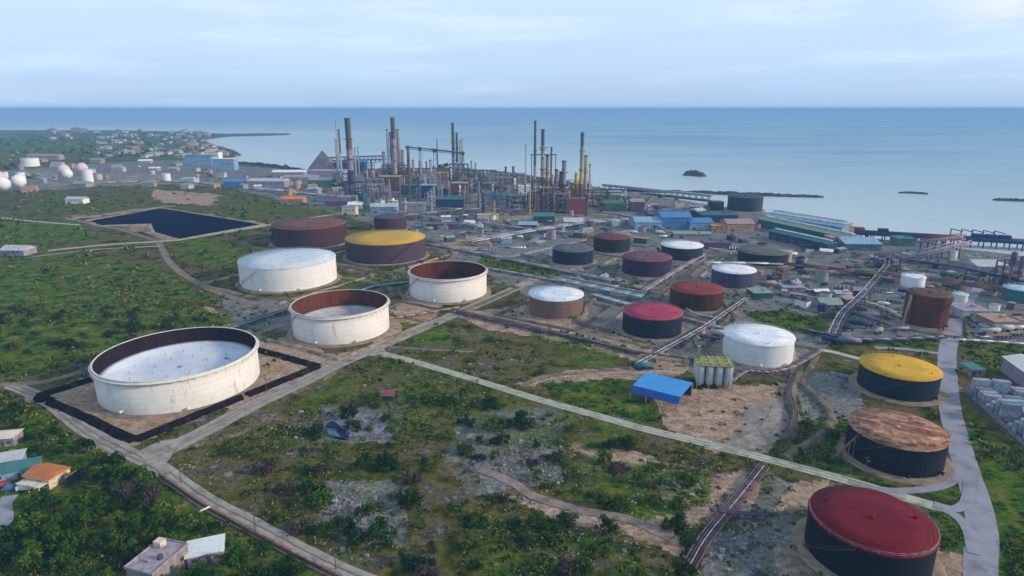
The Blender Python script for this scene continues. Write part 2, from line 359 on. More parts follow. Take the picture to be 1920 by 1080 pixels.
gm = bpy.data.materials.new('ground'); gm.use_nodes = True; t = gm.node_tree; N = t.nodes; K = t.links.new
b = N['Principled BSDF']; b.inputs['Roughness'].default_value = 1.0; b.inputs['Specular IOR Level'].default_value = 0.0
at = N.new('ShaderNodeAttribute'); at.attribute_name = 'cover'; sx = N.new('ShaderNodeSeparateColor'); K(at.outputs['Color'], sx.inputs[0])
txc = N.new('ShaderNodeTexCoord')
def noise(scale, detail=6, rough=0.6, off=0):
    n = N.new('ShaderNodeTexNoise'); n.inputs['Scale'].default_value = scale; n.inputs['Detail'].default_value = detail; n.inputs['Roughness'].default_value = rough
    mpp = N.new('ShaderNodeMapping'); mpp.inputs['Location'].default_value = (off, off * 1.7, 0); K(txc.outputs['Object'], mpp.inputs['Vector']); K(mpp.outputs[0], n.inputs['Vector']); return n.outputs['Fac']
def ramp(fac, stops):
    r = N.new('ShaderNodeValToRGB'); e = r.color_ramp.elements
    e[0].position, e[0].color = stops[0][0], (*stops[0][1], 1); e[1].position, e[1].color = stops[-1][0], (*stops[-1][1], 1)
    for p, c in stops[1:-1]: q = e.new(p); q.color = (*c, 1)
    K(fac, r.inputs['Fac']); return r.outputs[0]
def math_(op, a, bb):
    n = N.new('ShaderNodeMath'); n.operation = op
    for i, v in enumerate((a, bb)):
        if isinstance(v, (int, float)): n.inputs[i].default_value = v
        else: K(v, n.inputs[i])
    return n.outputs[0]
def maskn(amount, nse, soft=0.12):       # noise breaks the edge of a cover amount
    s = math_('SUBTRACT', math_('ADD', amount, math_('MULTIPLY', nse, 1.3)), 1.15)
    mr = N.new('ShaderNodeMapRange'); mr.inputs[1].default_value = -soft; mr.inputs[2].default_value = soft; K(s, mr.inputs[0]); return mr.outputs[0]
def mixc(f, a, c):
    m = N.new('ShaderNodeMixRGB'); K(f, m.inputs['Fac']); K(a, m.inputs[1]); K(c, m.inputs[2]); return m.outputs[0]
nbig, nmid, nfine, nlush, nsnd, ngry = noise(0.02, 5), noise(0.075, 8, 0.68, 5), noise(0.55, 6, 0.7, 9), noise(0.05, 8, 0.7, 13), noise(0.045, 7, 0.65, 31), noise(0.06, 8, 0.72, 47)
dry = ramp(nmid, [(0.32, (0.008, 0.018, 0.010)), (0.41, (0.030, 0.046, 0.010)), (0.48, (0.080, 0.085, 0.018)), (0.545, (0.125, 0.105, 0.050)), (0.60, (0.070, 0.066, 0.060)), (0.69, (0.28, 0.24, 0.21))])
gre = ramp(noise(0.12, 8, 0.7, 71), [(0.32, (0.004, 0.018, 0.007)), (0.42, (0.018, 0.060, 0.009)), (0.49, (0.062, 0.120, 0.010)), (0.57, (0.110, 0.125, 0.022)), (0.67, (0.19, 0.165, 0.08))])
snd = ramp(noise(0.16, 7, 0.7, 3), [(0.28, (0.15, 0.105, 0.085)), (0.45, (0.30, 0.21, 0.15)), (0.55, (0.36, 0.27, 0.20)), (0.72, (0.46, 0.38, 0.31))])
gry = ramp(noise(0.10, 8, 0.75, 91), [(0.33, (0.014, 0.022, 0.030)), (0.41, (0.065, 0.075, 0.085)), (0.47, (0.20, 0.19, 0.21)), (0.53, (0.11, 0.145, 0.115)), (0.59, (0.26, 0.24, 0.25)), (0.65, (0.12, 0.155, 0.12)), (0.72, (0.45, 0.43, 0.43))])
c = mixc(maskn(sx.outputs[2], ngry), dry, gry)
c = mixc(maskn(sx.outputs[1], nsnd), c, snd)
c = mixc(maskn(sx.outputs[0], nlush), c, gre)
fv = N.new('ShaderNodeMapRange'); fv.inputs[1].default_value = 0.3; fv.inputs[2].default_value = 0.7; fv.inputs[3].default_value = 0.5; fv.inputs[4].default_value = 1.5; K(nfine, fv.inputs[0])
hs = N.new('ShaderNodeHueSaturation'); K(c, hs.inputs['Color']); K(fv.outputs[0], hs.inputs['Value']); K(hs.outputs[0], b.inputs['Base Color'])
bp = N.new('ShaderNodeBump'); bp.inputs['Strength'].default_value = 0.9; bp.inputs['Distance'].default_value = 0.8; K(nfine, bp.inputs['Height']); K(bp.outputs[0], b.inputs['Normal'])
me = np_mesh('ground', V, Q, gm, True)
ca = me.color_attributes.new('cover', 'FLOAT_COLOR', 'POINT')
colr = np.stack([lush, sand, grey, np.ones_like(lush)], -1).reshape(-1, 4).astype(np.float32)
ca.data.foreach_set('color', colr.ravel())
struct(link('ground', me))

# ------------------------------------------------------------------ sea
wm = bpy.data.materials.new('sea'); wm.use_nodes = True; t = wm.node_tree; N = t.nodes; K = t.links.new
b = N['Principled BSDF']; b.inputs['Roughness'].default_value = 0.42; b.inputs['Specular IOR Level'].default_value = 0.5; b.inputs['IOR'].default_value = 1.33
txc = N.new('ShaderNodeTexCoord')
mpa = N.new('ShaderNodeMapping'); mpa.inputs['Scale'].default_value = (0.6, 1.6, 1); mpa.inputs['Rotation'].default_value = (0, 0, -0.12); K(txc.outputs['Object'], mpa.inputs['Vector'])
na = N.new('ShaderNodeTexNoise'); na.inputs['Scale'].default_value = 0.0018; na.inputs['Detail'].default_value = 9; na.inputs['Roughness'].default_value = 0.62; K(mpa.outputs[0], na.inputs['Vector'])
wc = ramp(na.outputs['Fac'], [(0.30, (0.055, 0.18, 0.36)), (0.42, (0.09, 0.24, 0.41)), (0.50, (0.14, 0.31, 0.42)), (0.58, (0.22, 0.38, 0.46)), (0.72, (0.10, 0.27, 0.42))])
atd = N.new('ShaderNodeAttribute'); atd.attribute_name = 'depth'; mxs = N.new('ShaderNodeMixRGB'); mxs.inputs[2].default_value = (0.42, 0.53, 0.57, 1); K(atd.outputs['Fac'], mxs.inputs['Fac']); K(wc, mxs.inputs[1]); K(mxs.outputs[0], b.inputs['Base Color'])
nb = N.new('ShaderNodeTexNoise'); nb.inputs['Scale'].default_value = 0.10; nb.inputs['Detail'].default_value = 8; K(mpa.outputs[0], nb.inputs['Vector'])
bp = N.new('ShaderNodeBump'); bp.inputs['Strength'].default_value = 0.7; bp.inputs['Distance'].default_value = 2.0; K(nb.outputs['Fac'], bp.inputs['Height']); K(bp.outputs[0], b.inputs['Normal'])
SR = 58000; NA2, NR2 = 320, 100
rw = 150.0 * (SR / 150.0) ** (np.arange(NR2) / (NR2 - 1)); aw = np.linspace(0, 2 * np.pi, NA2, endpoint=False)
RW, AW = np.meshgrid(rw, aw, indexing='ij'); sx2, sy2 = RW * np.sin(AW), RW * np.cos(AW)
Vs = np.stack([sx2, sy2, np.full_like(sx2, -1.2)], -1).reshape(-1, 3); iw = np.arange(NR2 * NA2).reshape(NR2, NA2); iw2 = np.roll(iw, -1, 1)
Qs = np.stack([iw[:-1], iw2[:-1], iw2[1:], iw[1:]], -1).reshape(-1, 4)[:, ::-1]
mes = np_mesh('sea', Vs, Qs, wm, True); cs_ = mes.color_attributes.new('depth', 'FLOAT_COLOR', 'POINT')
dsea = dist_poly(sx2, sy2, LAND[:len(COAST)], False); sh = np.exp(-dsea / 650.0) * (.6 + .8 * vnoise(sx2, sy2, 500, 8)); sh = np.clip(sh, 0, 1)
cs_.data.foreach_set('color', np.stack([sh, sh, sh, np.ones_like(sh)], -1).reshape(-1).astype(np.float32)); struct(link('sea', mes))

# ------------------------------------------------------------------ ribbons: roads, lanes, paths
road_m = mat((0.31, 0.285, 0.255), 0.9, var=0.25, dirt=(0.11, 0.10, 0.085), damt=0.35, dscale=0.16, spec=0.15, bump=0.3)
lane_m = mat((0.42, 0.43, 0.36), 0.9, var=0.2, dirt=(0.15, 0.15, 0.11), damt=0.3, dscale=0.2, spec=0.15, bump=0.3)
asph_m = mat((0.26, 0.265, 0.315), 0.85, var=0.14, dirt=(0.14, 0.13, 0.15), damt=0.3, dscale=0.12, spec=0.2, bump=0.2)
dirt_m = mat((0.22, 0.175, 0.145), 0.95, var=0.3, dirt=(0.07, 0.07, 0.045), damt=0.4, dscale=0.2, spec=0.1, bump=0.4)
ROADS = []
rz_ = [0.05]
def ribbon(name, pts, w, m, px=True, ragged=0.05):
    P = smooth_line(GP(pts) if px else pts, 8); n = len(P); z = rz_[0]; rz_[0] += 0.006
    ROADS.append((P, w))
    vs = []; rnd = random.Random(len(P))
    for i in range(n):
        x0, y0 = P[max(i - 1, 0)]; x1, y1 = P[min(i + 1, n - 1)]
        dx, dy = x1 - x0, y1 - y0; L_ = math.hypot(dx, dy) or 1; nx, ny = -dy / L_, dx / L_
        for s in (-1, -0.5, 0, 0.5, 1):
            k = w / 2 * s * (1 + (rnd.uniform(-ragged, ragged) if abs(s) == 1 else 0))
            vs.append((P[i][0] + nx * k, P[i][1] + ny * k, z + 0.05 * (1 - s * s)))
    mb = MB(); mb.add(vs, [(i * 5 + j, i * 5 + j + 1, i * 5 + j + 6, i * 5 + j + 5) for i in range(n - 1) for j in range(4)], 0, True)
    return struct(mb.build(name, m))
ribbon('road', [(283, 862), (330, 835), (400, 800), (480, 757), (560, 720), (640, 680), (710, 650), (780, 620), (870, 582), (945, 550), (985, 532), (1010, 518)], 8.5, road_m)
ribbon('road', [(700, 660), (740, 668), (800, 685), (900, 715), (1000, 746), (1100, 774), (1200, 802), (1300, 826), (1400, 851), (1500, 877), (1600, 904), (1700, 934), (1775, 955)], 4.6, lane_m)
ribbon('road', [(1845, 1130), (1838, 1060), (1842, 1000), (1830, 935), (1812, 880), (1798, 830), (1782, 770), (1776, 700), (1778, 650), (1792, 610), (1806, 575), (1830, 540)], 7.6, asph_m, ragged=.015)
ribbon('road', [(20, 722), (90, 752), (160, 806), (230, 845), (290, 872), (380, 935), (470, 983), (560, 1032), (640, 1072), (720, 1105)], 6.0, road_m)
ribbon('lane', [(-200, 735), (-60, 728), (0, 722), (80, 716), (150, 697), (230, 668), (330, 632), (440, 610), (510, 590), (560, 576)], 4.2, dirt_m)
ribbon('lane', [(296, 452), (306, 470), (318, 492), (345, 515), (385, 538), (430, 556), (490, 574), (560, 590), (600, 600)], 5.0, dirt_m)
ribbon('lane', [(90, 470), (200, 459), (295, 453), (340, 449), (420, 436), (500, 423), (560, 412), (640, 400)], 7.0, mat((0.36, 0.30, 0.22), 0.95, var=0.3, spec=0.1))
ribbon('lane', [(120, 408), (165, 418), (230, 432), (295, 452)], 4.0, dirt_m)
ribbon('lane', [(125, 412), (200, 402), (302, 388), (330, 386)], 4.5, mat((0.36, 0.30, 0.22), 0.95, var=0.3, spec=0.1))
ribbon('path', [(725, 650), (800, 655), (890, 660)], 1.8, dirt_m, ragged=.2)
ribbon('path', [(980, 724), (1020, 706), (1080, 700), (1180, 690)], 3.0, dirt_m)
ribbon('path', [(1490, 648), (1560, 660), (1615, 674)], 3.6, lane_m)
ribbon('path', [(1640, 652), (1700, 655), (1768, 664)], 3.2, asph_m)
ribbon('path', [(1590, 902), (1650, 918), (1710, 920), (1770, 910), (1792, 890), (1796, 850)], 3.2, asph_m)
ribbon('lane', [(600, 602), (700, 585), (760, 560), (700, 530), (640, 520)], 3.5, dirt_m)
ribbon('lane', [(920, 515), (1000, 527), (1060, 540)], 3.4, dirt_m)
ribbon('lane', [(930, 488), (1010, 470), (1120, 445), (1180, 432)], 6, road_m)
ribbon('lane', [(1190, 560), (1250, 520), (1316, 484)], 4, asph_m)
ribbon('lane', [(0, 408), (60, 415), (150, 422)], 4, lane_m)
ribbon('path', [(60, 482), (180, 468), (300, 462)], 2.2, lane_m)
ribbon('path', [(900, 880), (960, 905), (1000, 930), (1080, 955), (1180, 975), (1260, 1010)], 3.6, mat((0.27, 0.205, 0.19), .95, var=.3, dirt=(0.10, 0.10, 0.08), damt=.5, dscale=.2))
ribbon('road', [(-80, 1010), (2, 985), (6, 950), (20, 930)], 4.5, asph_m)
ribbon('lane', [(1368, 846), (1385, 835), (1440, 800), (1460, 760)], 4.5, mat((0.30, 0.28, 0.25), .95, var=.3, dirt=(0.15, 0.12, 0.10), damt=.5, dscale=.2))
def tracks(pts, gauge, w, m):
    P = smooth_line(GP(pts), 8); z = rz_[0] + .09; rz_[0] += .006; mb = MB(); n = len(P)
    for off in (-gauge / 2, gauge / 2):
        vs = []
        for i in range(n):
            x0, y0 = P[max(i - 1, 0)]; x1, y1 = P[min(i + 1, n - 1)]; l = math.hypot(x1 - x0, y1 - y0) or 1; nx, ny = -(y1 - y0) / l, (x1 - x0) / l
            for s in (-.5, .5): k = off + w * s * (1 + .5 * math.sin(i * 2.3 + off)); vs.append((P[i][0] + nx * k, P[i][1] + ny * k, z))
        mb.add(vs, [(i * 2, i * 2 + 1, i * 2 + 3, i * 2 + 2) for i in range(n - 1)])
    struct(mb.build('road_tracks', m))
trk = mat((0.20, 0.185, 0.165), .95, var=.3, dirt=(0.30, 0.28, 0.25), damt=.55, dscale=.12, spec=.1)
tracks([(283, 862), (330, 835), (400, 800), (480, 757), (560, 720), (640, 680), (710, 650), (780, 620), (870, 582), (945, 550)], 2.2, .55, trk)
tracks([(20, 722), (90, 752), (160, 806), (230, 845), (290, 872), (380, 935), (470, 983), (560, 1032), (640, 1072), (720, 1105)], 2.0, .6, trk)
tracks([(700, 660), (740, 668), (800, 685), (900, 715), (1000, 746), (1100, 774), (1200, 802), (1300, 826), (1400, 851), (1500, 877), (1600, 904), (1700, 934)], 1.9, .4, mat((0.30, 0.30, 0.25), .95, var=.3, dirt=(0.40, 0.41, 0.34), damt=.5, dscale=.12, spec=.1))
# concrete apron around the junction
def sheet(name, pts, m, z=0.04, px=True):
    P = GP(pts) if px else pts; mb = MB(); mb.add([(x, y, z) for x, y in P], [tuple(range(len(P) - 1, -1, -1))])
    o = mb.build(name, m)
    if o.data.polygons[0].normal.z < 0: o.data.flip_normals()
    return struct(o)
sheet('road', [(255, 850), (300, 828), (345, 822), (330, 845), (312, 870), (318, 892), (285, 876)], road_m, 0.30)
sheet('road', [(640, 690), (690, 652), (740, 640), (720, 655), (735, 672), (690, 668)], road_m, 0.305)
ribbon('road', [(1752, 946), (1790, 955), (1812, 940), (1818, 905)], 3.2, asph_m)
ribbon('road', [(1752, 948), (1792, 968), (1815, 995), (1826, 1040)], 3.2, asph_m)
sheet('yard', [(1400, 760), (1485, 745), (1492, 790), (1440, 850), (1385, 850), (1370, 820)], mat((0.27, 0.25, 0.24), 0.95, var=0.3, dirt=(0.14, 0.11, 0.08), damt=0.5, dscale=0.15), 0.02)

# ------------------------------------------------------------------ pond and its banks
sheet('pond', [(162, 415), (302, 390), (494, 421), (336, 450), (286, 436), (279, 421), (186, 424)], mat((0.0005, 0.004, 0.022), 0.9, var=0.3, spec=0.0), 0.35)
def berm(name, P, w, h, m, closed=True, z0=-0.05):
    n = len(P); vs = []
    for i in range(n):
        if closed: p0, p1 = P[i - 1], P[(i + 1) % n]
        else: p0, p1 = P[max(i - 1, 0)], P[min(i + 1, n - 1)]
        p = P[i]
        d0 = Vector((p[0] - p0[0], p[1] - p0[1])); d1 = Vector((p1[0] - p[0], p1[1] - p[1]))
        d0 = d0.normalized() if d0.length > 1e-6 else d1.normalized(); d1 = d1.normalized() if d1.length > 1e-6 else d0
        tt = (d0 + d1).normalized(); nn = Vector((-tt.y, tt.x)); k = 1 / max(0.4, nn.dot(Vector((-d0.y, d0.x))))
        for s, zz in ((-1, z0), (-0.28, h), (0.28, h), (1, z0)):
            vs.append((p[0] + nn.x * w / 2 * s * k, p[1] + nn.y * w / 2 * s * k, zz))
    mb = MB(); rg = range(n if closed else n - 1)
    mb.add(vs, [(i * 4 + j, i * 4 + j + 1, ((i + 1) % n) * 4 + j + 1, ((i + 1) % n) * 4 + j) for i in rg for j in range(3)])
    if not closed: mb.add(vs[:4], [(0, 1, 2, 3)]); mb.add(vs[-4:], [(3, 2, 1, 0)])
    o = mb.build(name, m)
    return o
def dense(P, n=6, closed=True, jit=0.0):
    out = []; k = len(P)
    for i in range(k if closed else k - 1):
        a, c = P[i], P[(i + 1) % k]
        for j in range(n): u = j / n; out.append((a[0] + (c[0] - a[0]) * u + random.uniform(-jit, jit), a[1] + (c[1] - a[1]) * u + random.uniform(-jit, jit)))
    if not closed: out.append(P[-1])
    return out
bank_m = mat((0.30, 0.25, 0.20), 0.95, var=0.35, dirt=(0.12, 0.12, 0.07), damt=0.4, dscale=0.08, spec=0.1)
struct(berm('embankment', dense(POND, 5, True, .6), 6, 0.8, bank_m))
earth_m = mat((0.17, 0.13, 0.105), 0.95, var=0.35, dirt=(0.055, 0.07, 0.03), damt=0.5, dscale=0.12, spec=0.1, bump=0.5)
black_m = mat((0.010, 0.008, 0.011), 0.9, var=0.3, dirt=(0.07, 0.05, 0.04), damt=0.25, dscale=0.3, spec=0.0)
A_, B_, C_ = G(72, 744), G(255, 826), G(596, 688)
D_ = (A_[0] + C_[0] - B_[0], A_[1] + C_[1] - B_[1])
def lerp2(a, c, u): return (a[0] + (c[0] - a[0]) * u, a[1] + (c[1] - a[1]) * u)
# black lined bund round the big tank, in the lengths one sees between its crossings
for a, c, u0, u1, lab in ((A_, B_, 0.0, 0.10, 'short end length of black lined bund beside the dirt lane junction'), (A_, B_, 0.14, 1.0, 'long black lined bund wall along the front of the biggest tank'),
                          (B_, C_, 0.0, 0.52, 'black bund wall from the road junction to the sandy crossing'), (B_, C_, 0.55, 1.0, 'black bund wall from the sandy crossing to the far corner by the road'),
                          (C_, D_, 0.0, 0.32, 'black bund wall behind the biggest tank running from its far corner'), (C_, D_, 0.35, 1.0, 'black bund wall at the back mostly hidden by the biggest tank'),
                          (D_, A_, 0.0, 1.0, 'black bund wall on the scrub side of the biggest tank')):
    o = berm('bund_wall', dense([lerp2(a, c, u0), lerp2(a, c, u1)], 16, False, 0.3), 4.9, 1.5, black_m, False)
    tag(o, lab, 'bund wall', 'black bund walls round the biggest tank')
for pts in ([(858, 585), (980, 610), (1100, 640), (1190, 662)], [(1500, 700), (1480, 745), (1490, 790), (1470, 830)], [(1118, 560), (1080, 600), (1150, 625)], [(1215, 545), (1330, 610), (1380, 600), (1330, 545)],
            [(470, 560), (650, 565), (740, 520), (640, 500)], [(1150, 530), (1240, 545), (1330, 490)], [(1470, 860), (1560, 790), (1500, 720)], [(630, 500), (760, 512), (850, 480), (800, 450)],
            [(600, 610), (720, 560), (750, 540)]):
    struct(berm('embankment', dense(smooth_line(GP(pts), 4), 2, False, 0.4), 5.0, 1.3, earth_m, False))

T = {'big': (-143.6, 255.1, 31.5, 14.4), 'mid': (-92.0, 324.8, 25.2, 14.9), 'back': (-41.2, 396.1, 24.7, 15.0), 'wclosed': (-155.0, 427.3, 32.0, 15.4), 'yel': (-101.8, 502.5, 31.6, 15.2),
     'rust': (-180.4, 557.9, 31.9, 16.5), 'darkfar': (-120.8, 623.8, 15.9, 12.0), 'whs': (25.8, 355.8, 15.9, 10.9), 'navy': (47.4, 483.3, 15.8, 10.4), 'maroon': (84.1, 525.7, 15.4, 11.2),
     'disc': (136.3, 498.2, 16.3, 10.0), 'pink': (98.2, 449.7, 17.5, 11.4), 'wh2': (150.4, 417.0, 14.2, 10.4), 'brown': (111.8, 369.6, 15.6, 10.5), 'red': (75.2, 323.4, 15.6, 10.6),
     'whr': (118.3, 286.3, 15.9, 10.8), 'yel2': (164.6, 250.0, 15.1, 9.6), 'tan': (131.1, 194.7, 14.9, 10.2), 'bigred': (95.1, 144.9, 15.1, 10.5), 'darklow': (195.5, 483.2, 18.6, 8.5),
     'beige': (211.3, 478.6, 4.6, 9.1), 'wsm': (268.5, 410.3, 7.1, 7.1), 'tall': (229.7, 335.3, 10.8, 17.3), 'wsm2': (269.9, 366.3, 3.9, 7.6), 'edge': (313.2, 376.7, 8.4, 8.4),
     'coast': (274.0, 745.2, 19.7, 15.7), 'coast2': (238.8, 742.6, 9.2, 9.8), 'lw': (-991.8, 1327.2, 15.9, 16.0), 'sm': (-563.5, 1044.8, 6.2, 12.5)}
TANKS = []
crest_m = mat((0.30, 0.235, 0.18), 0.95, var=0.35, dirt=(0.10, 0.095, 0.07), damt=0.5, dscale=0.12, spec=0.05, bump=0.5)
lane_dir = Vector(G(1400, 851)) - Vector(G(900, 715)); ba_ = math.atan2(lane_dir.y, lane_dir.x)
for k_, (key, ex) in enumerate((('whs', 9), ('navy', 9), ('maroon', 8), ('disc', 9), ('pink', 9), ('wh2', 10), ('brown', 8), ('red', 9), ('whr', 8), ('darklow', 9), ('tall', 9), ('yel', 10), ('rust', 10), ('wclosed', 9), ('back', 8), ('mid', 7))):
    bx, by, br, bh = T[key]; q = br + ex; ca_, sa_ = math.cos(ba_), math.sin(ba_)
    Pq = [(bx + ca_ * u - sa_ * v, by + sa_ * u + ca_ * v) for u, v in ((-q, -q), (q, -q), (q, q), (-q, q))]
    struct(berm('embankment', dense(Pq, 9, True, .35), 3.6, .9, crest_m if k_ % 2 else earth_m))
steel_m = mat((0.30, 0.30, 0.32), 0.6, metal=0.3, var=0.2)
pad_m = mat((0.26, 0.20, 0.155), 0.95, var=0.3, dirt=(0.12, 0.10, 0.08), damt=0.4, dscale=0.2, spec=0.1)
def tank(key, label, shell, roof, inner=None, open_depth=None, floor=None, stair_at=200, rim=None, rust=0.2, rustcol=(0.12, 0.05, 0.03), roofdirt=None, roofamt=0.3, group='large storage tanks', pad=True, detail=True, ridge=None, roofscale=0.2, roofstretch=False):
    x, y, r, h = T[key]; TANKS.append((x, y, r))
    root = empty('storage_tank', (x, y, 0)); tag(root, label, 'storage tank', group)
    n = 96 if r > 12 else 48
    sm = mat(shell, 0.55, var=0.10, dirt=rustcol, damt=rust, dscale=0.30, streak=True, course=2.4 if detail else 0, spec=0.12)
    if pad:
        mb = MB(); mb.lathe([(r + 3.2, -0.02), (r + 2.6, 0.42), (r - 0.5, 0.44)], n); mb.build('foundation', pad_m, root)
    if open_depth is not None:
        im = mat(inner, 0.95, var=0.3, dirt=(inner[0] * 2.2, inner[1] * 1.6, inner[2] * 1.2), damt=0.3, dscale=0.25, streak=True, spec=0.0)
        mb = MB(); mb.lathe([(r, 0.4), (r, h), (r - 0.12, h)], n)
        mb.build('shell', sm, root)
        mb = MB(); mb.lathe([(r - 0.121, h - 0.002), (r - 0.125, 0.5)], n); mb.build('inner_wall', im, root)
        rm = mat(rim or shell, 0.5, var=0.12, dirt=rustcol, damt=0.15, dscale=0.4)
        mb = MB(); z = h - 0.9
        mb.lathe([(r + 0.003, z), (r + 1.15, z), (r + 1.15, z + 0.12), (r + 0.003, z + 0.12)], n, close=True, smooth=False); wg = mb.build('wind_girder', rm, root)
        mb = MB(); mb.tube((r, 0, z - 1.0), (r + 1.1, 0, z), 0.09, 4); bd = mb.data('bracket', rm)
        for i in range(n // 2): link('bracket', bd, wg, None, 4 * math.pi * i / n)
        mb = MB(); mb.lathe([(r - 0.3, h - 0.02), (r + 0.22, h - 0.02), (r + 0.22, h + 0.16), (r - 0.3, h + 0.16)], n, close=True, smooth=False); mb.build('rim', rm, root)
        zf = h - open_depth; fm = mat(floor, 0.5, var=0.16, dirt=roofdirt or (0.30, 0.30, 0.33), damt=roofamt, dscale=0.09, spec=0.15)
        mb = MB(); mb.lathe([(0.01, zf - 0.35), (r * 0.4, zf - 0.35), (r - 3.6, zf - 0.30), (r - 3.5, zf + 0.25), (r - 0.45, zf + 0.35), (r - 0.3, zf - 0.3)], n)
        fr = mb.build('floating_roof', fm, root)
        mb = MB(); mb.cyl((0, 0, -.3), 0.16, 1.2, 6); ld = mb.data('roof_leg', steel_m)
        for k, rr_ in ((8, r * 0.35), (16, r * 0.62), (24, r - 2.0)):
            for i in range(k): a = 2 * math.pi * i / k; link('roof_leg', ld, fr, (rr_ * math.cos(a), rr_ * math.sin(a), zf))
        for q in ((0, 0), (r * .5, r * .3)): mb = MB(); mb.cyl((q[0], q[1], zf - .3), 0.7, .6, 12); mb.build('manhole', steel_m, fr)
    else:
        mb = MB(); mb.lathe([(r, 0.4), (r, h)], n); mb.build('shell', sm, root)
        rm = mat(roof, 0.55, var=0.13, dirt=roofdirt or rustcol, damt=roofamt, dscale=roofscale, spec=0.05, plates=2 if roofstretch else 1)
        cz = h + r / 55
        mb = MB(); mb.lathe([(r + 0.02, h - 0.12), (r + 0.28, h - 0.12), (r + 0.28, h + 0.04), (r * 0.5, h + (cz - h) * .55), (0.02, cz)], n)
        rf = mb.build('roof', rm, root)
        mb = MB(); mb.cyl((0, 0, cz - .1), .5, .9, 10); mb.cyl((0, 0, cz + .7), .85, .25, 10, .3); mb.build('vent', mat(roof, 0.6), rf)
        for i in range(3): a = R(40 + i * 113 + x); rr_ = r * .78; mb = MB(); mb.cyl((rr_ * math.cos(a), rr_ * math.sin(a), h - .1), .42, .9, 8); mb.build('hatch', mat(roof, 0.6), rf)
        mb = MB(); k = n // 3
        for i in range(k):
            a = 2 * math.pi * i / k; c_, s_ = math.cos(a), math.sin(a); mb.tube((r * c_, r * s_, h), (r * c_, r * s_, h + 1.05), .05, 4)
            a2 = 2 * math.pi * (i + 1) / k
            for z in (h + .55, h + 1.05): mb.tube((r * c_, r * s_, z), (r * math.cos(a2), r * math.sin(a2), z), .045, 4)
        mb.build('railing', rm if sum(roof) > .6 else steel_m, root)
    if detail:                                   # spiral stair up the shell, nozzles at the foot
        a0 = R(stair_at); k = 40; span = h * 1.5 / r; mb = MB()
        for i in range(k):
            u0, u1 = i / k, (i + 1) / k; b0, b1 = a0 + span * u0, a0 + span * u1
            for rr_ in (r + .08, r + .95): mb.tube((rr_ * math.cos(b0), rr_ * math.sin(b0), .5 + (h - .6) * u0), (rr_ * math.cos(b1), rr_ * math.sin(b1), .5 + (h - .6) * u1), .07, 4)
            mb.tube(((r + .05) * math.cos(b0), (r + .05) * math.sin(b0), .5 + (h - .6) * u0), ((r + 1) * math.cos(b0), (r + 1) * math.sin(b0), .5 + (h - .6) * u0), .13, 4)
        st = mb.build('stair', mat(shell, .6) if sum(shell) > 1 else mat((0.07, 0.065, 0.07), .8), root); mb = MB()
        for i in range(0, k, 2):
            b0 = a0 + span * i / k; b1 = a0 + span * (i + 2) / k; z = .5 + (h - .6) * i / k; z1 = .5 + (h - .6) * (i + 2) / k
            mb.tube(((r + 1) * math.cos(b0), (r + 1) * math.sin(b0), z), ((r + 1) * math.cos(b0), (r + 1) * math.sin(b0), z + 1.1), .05, 4)
            mb.tube(((r + 1) * math.cos(b0), (r + 1) * math.sin(b0), z + 1.1), ((r + 1) * math.cos(b1), (r + 1) * math.sin(b1), z1 + 1.1), .05, 4)
        mb.build('handrail', steel_m if sum(shell) > 1 else mat((0.07, 0.065, 0.07), .8), st)
        for a in (R(255), R(300)):
            mb = MB(); mb.tube(((r - .2) * math.cos(a), (r - .2) * math.sin(a), 1.5), ((r + 1.2) * math.cos(a), (r + 1.2) * math.sin(a), 1.5), .45, 10)
            mb.tube(((r + 1.2) * math.cos(a), (r + 1.2) * math.sin(a), 1.5), ((r + 1.35) * math.cos(a), (r + 1.35) * math.sin(a), 1.5), .65, 10); mb.build('nozzle', sm, root)
    return root
WH, WHR = (0.66, 0.65, 0.61), (0.66, 0.74, 0.80)
DK, DKN, DKG = (0.012, 0.014, 0.022), (0.010, 0.018, 0.040), (0.012, 0.024, 0.024)
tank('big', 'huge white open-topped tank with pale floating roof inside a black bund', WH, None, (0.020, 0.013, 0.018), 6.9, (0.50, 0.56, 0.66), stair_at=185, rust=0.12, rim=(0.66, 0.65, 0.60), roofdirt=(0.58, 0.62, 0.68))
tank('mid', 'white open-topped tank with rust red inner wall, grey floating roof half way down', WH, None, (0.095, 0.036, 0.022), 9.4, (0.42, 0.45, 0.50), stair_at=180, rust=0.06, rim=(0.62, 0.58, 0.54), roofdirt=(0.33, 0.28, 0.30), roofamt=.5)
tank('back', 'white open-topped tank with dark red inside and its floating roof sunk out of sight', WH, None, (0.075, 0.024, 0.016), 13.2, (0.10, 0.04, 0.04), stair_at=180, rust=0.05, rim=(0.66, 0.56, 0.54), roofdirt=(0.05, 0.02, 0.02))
tank('wclosed', 'wide white tank with flat pale blue-white roof and streaked side', (0.74, 0.73, 0.72), (0.55, 0.62, 0.68), stair_at=215, rust=0.12, rustcol=(0.33, 0.34, 0.36), roofamt=.2, roofdirt=(0.45, 0.52, 0.58))
tank('yel', 'wide dark tank with mustard yellow roof behind the white open tanks', (0.060, 0.040, 0.060), (0.56, 0.35, 0.035), stair_at=280, rust=.3, roofdirt=(0.45, 0.28, 0.06), roofamt=.5, rustcol=(0.09, 0.05, 0.05))
tank('rust', 'wide rust brown tank beside the dark blue pond bank', (0.045, 0.024, 0.028), (0.16, 0.055, 0.035), stair_at=190, rust=.3, roofamt=.5, roofdirt=(0.12, 0.05, 0.045), rustcol=(0.10, 0.03, 0.03))
tank('darkfar', 'small dark brown tank directly behind the wide yellow roof', (0.050, 0.030, 0.045), (0.075, 0.05, 0.06), rust=.2, detail=False)
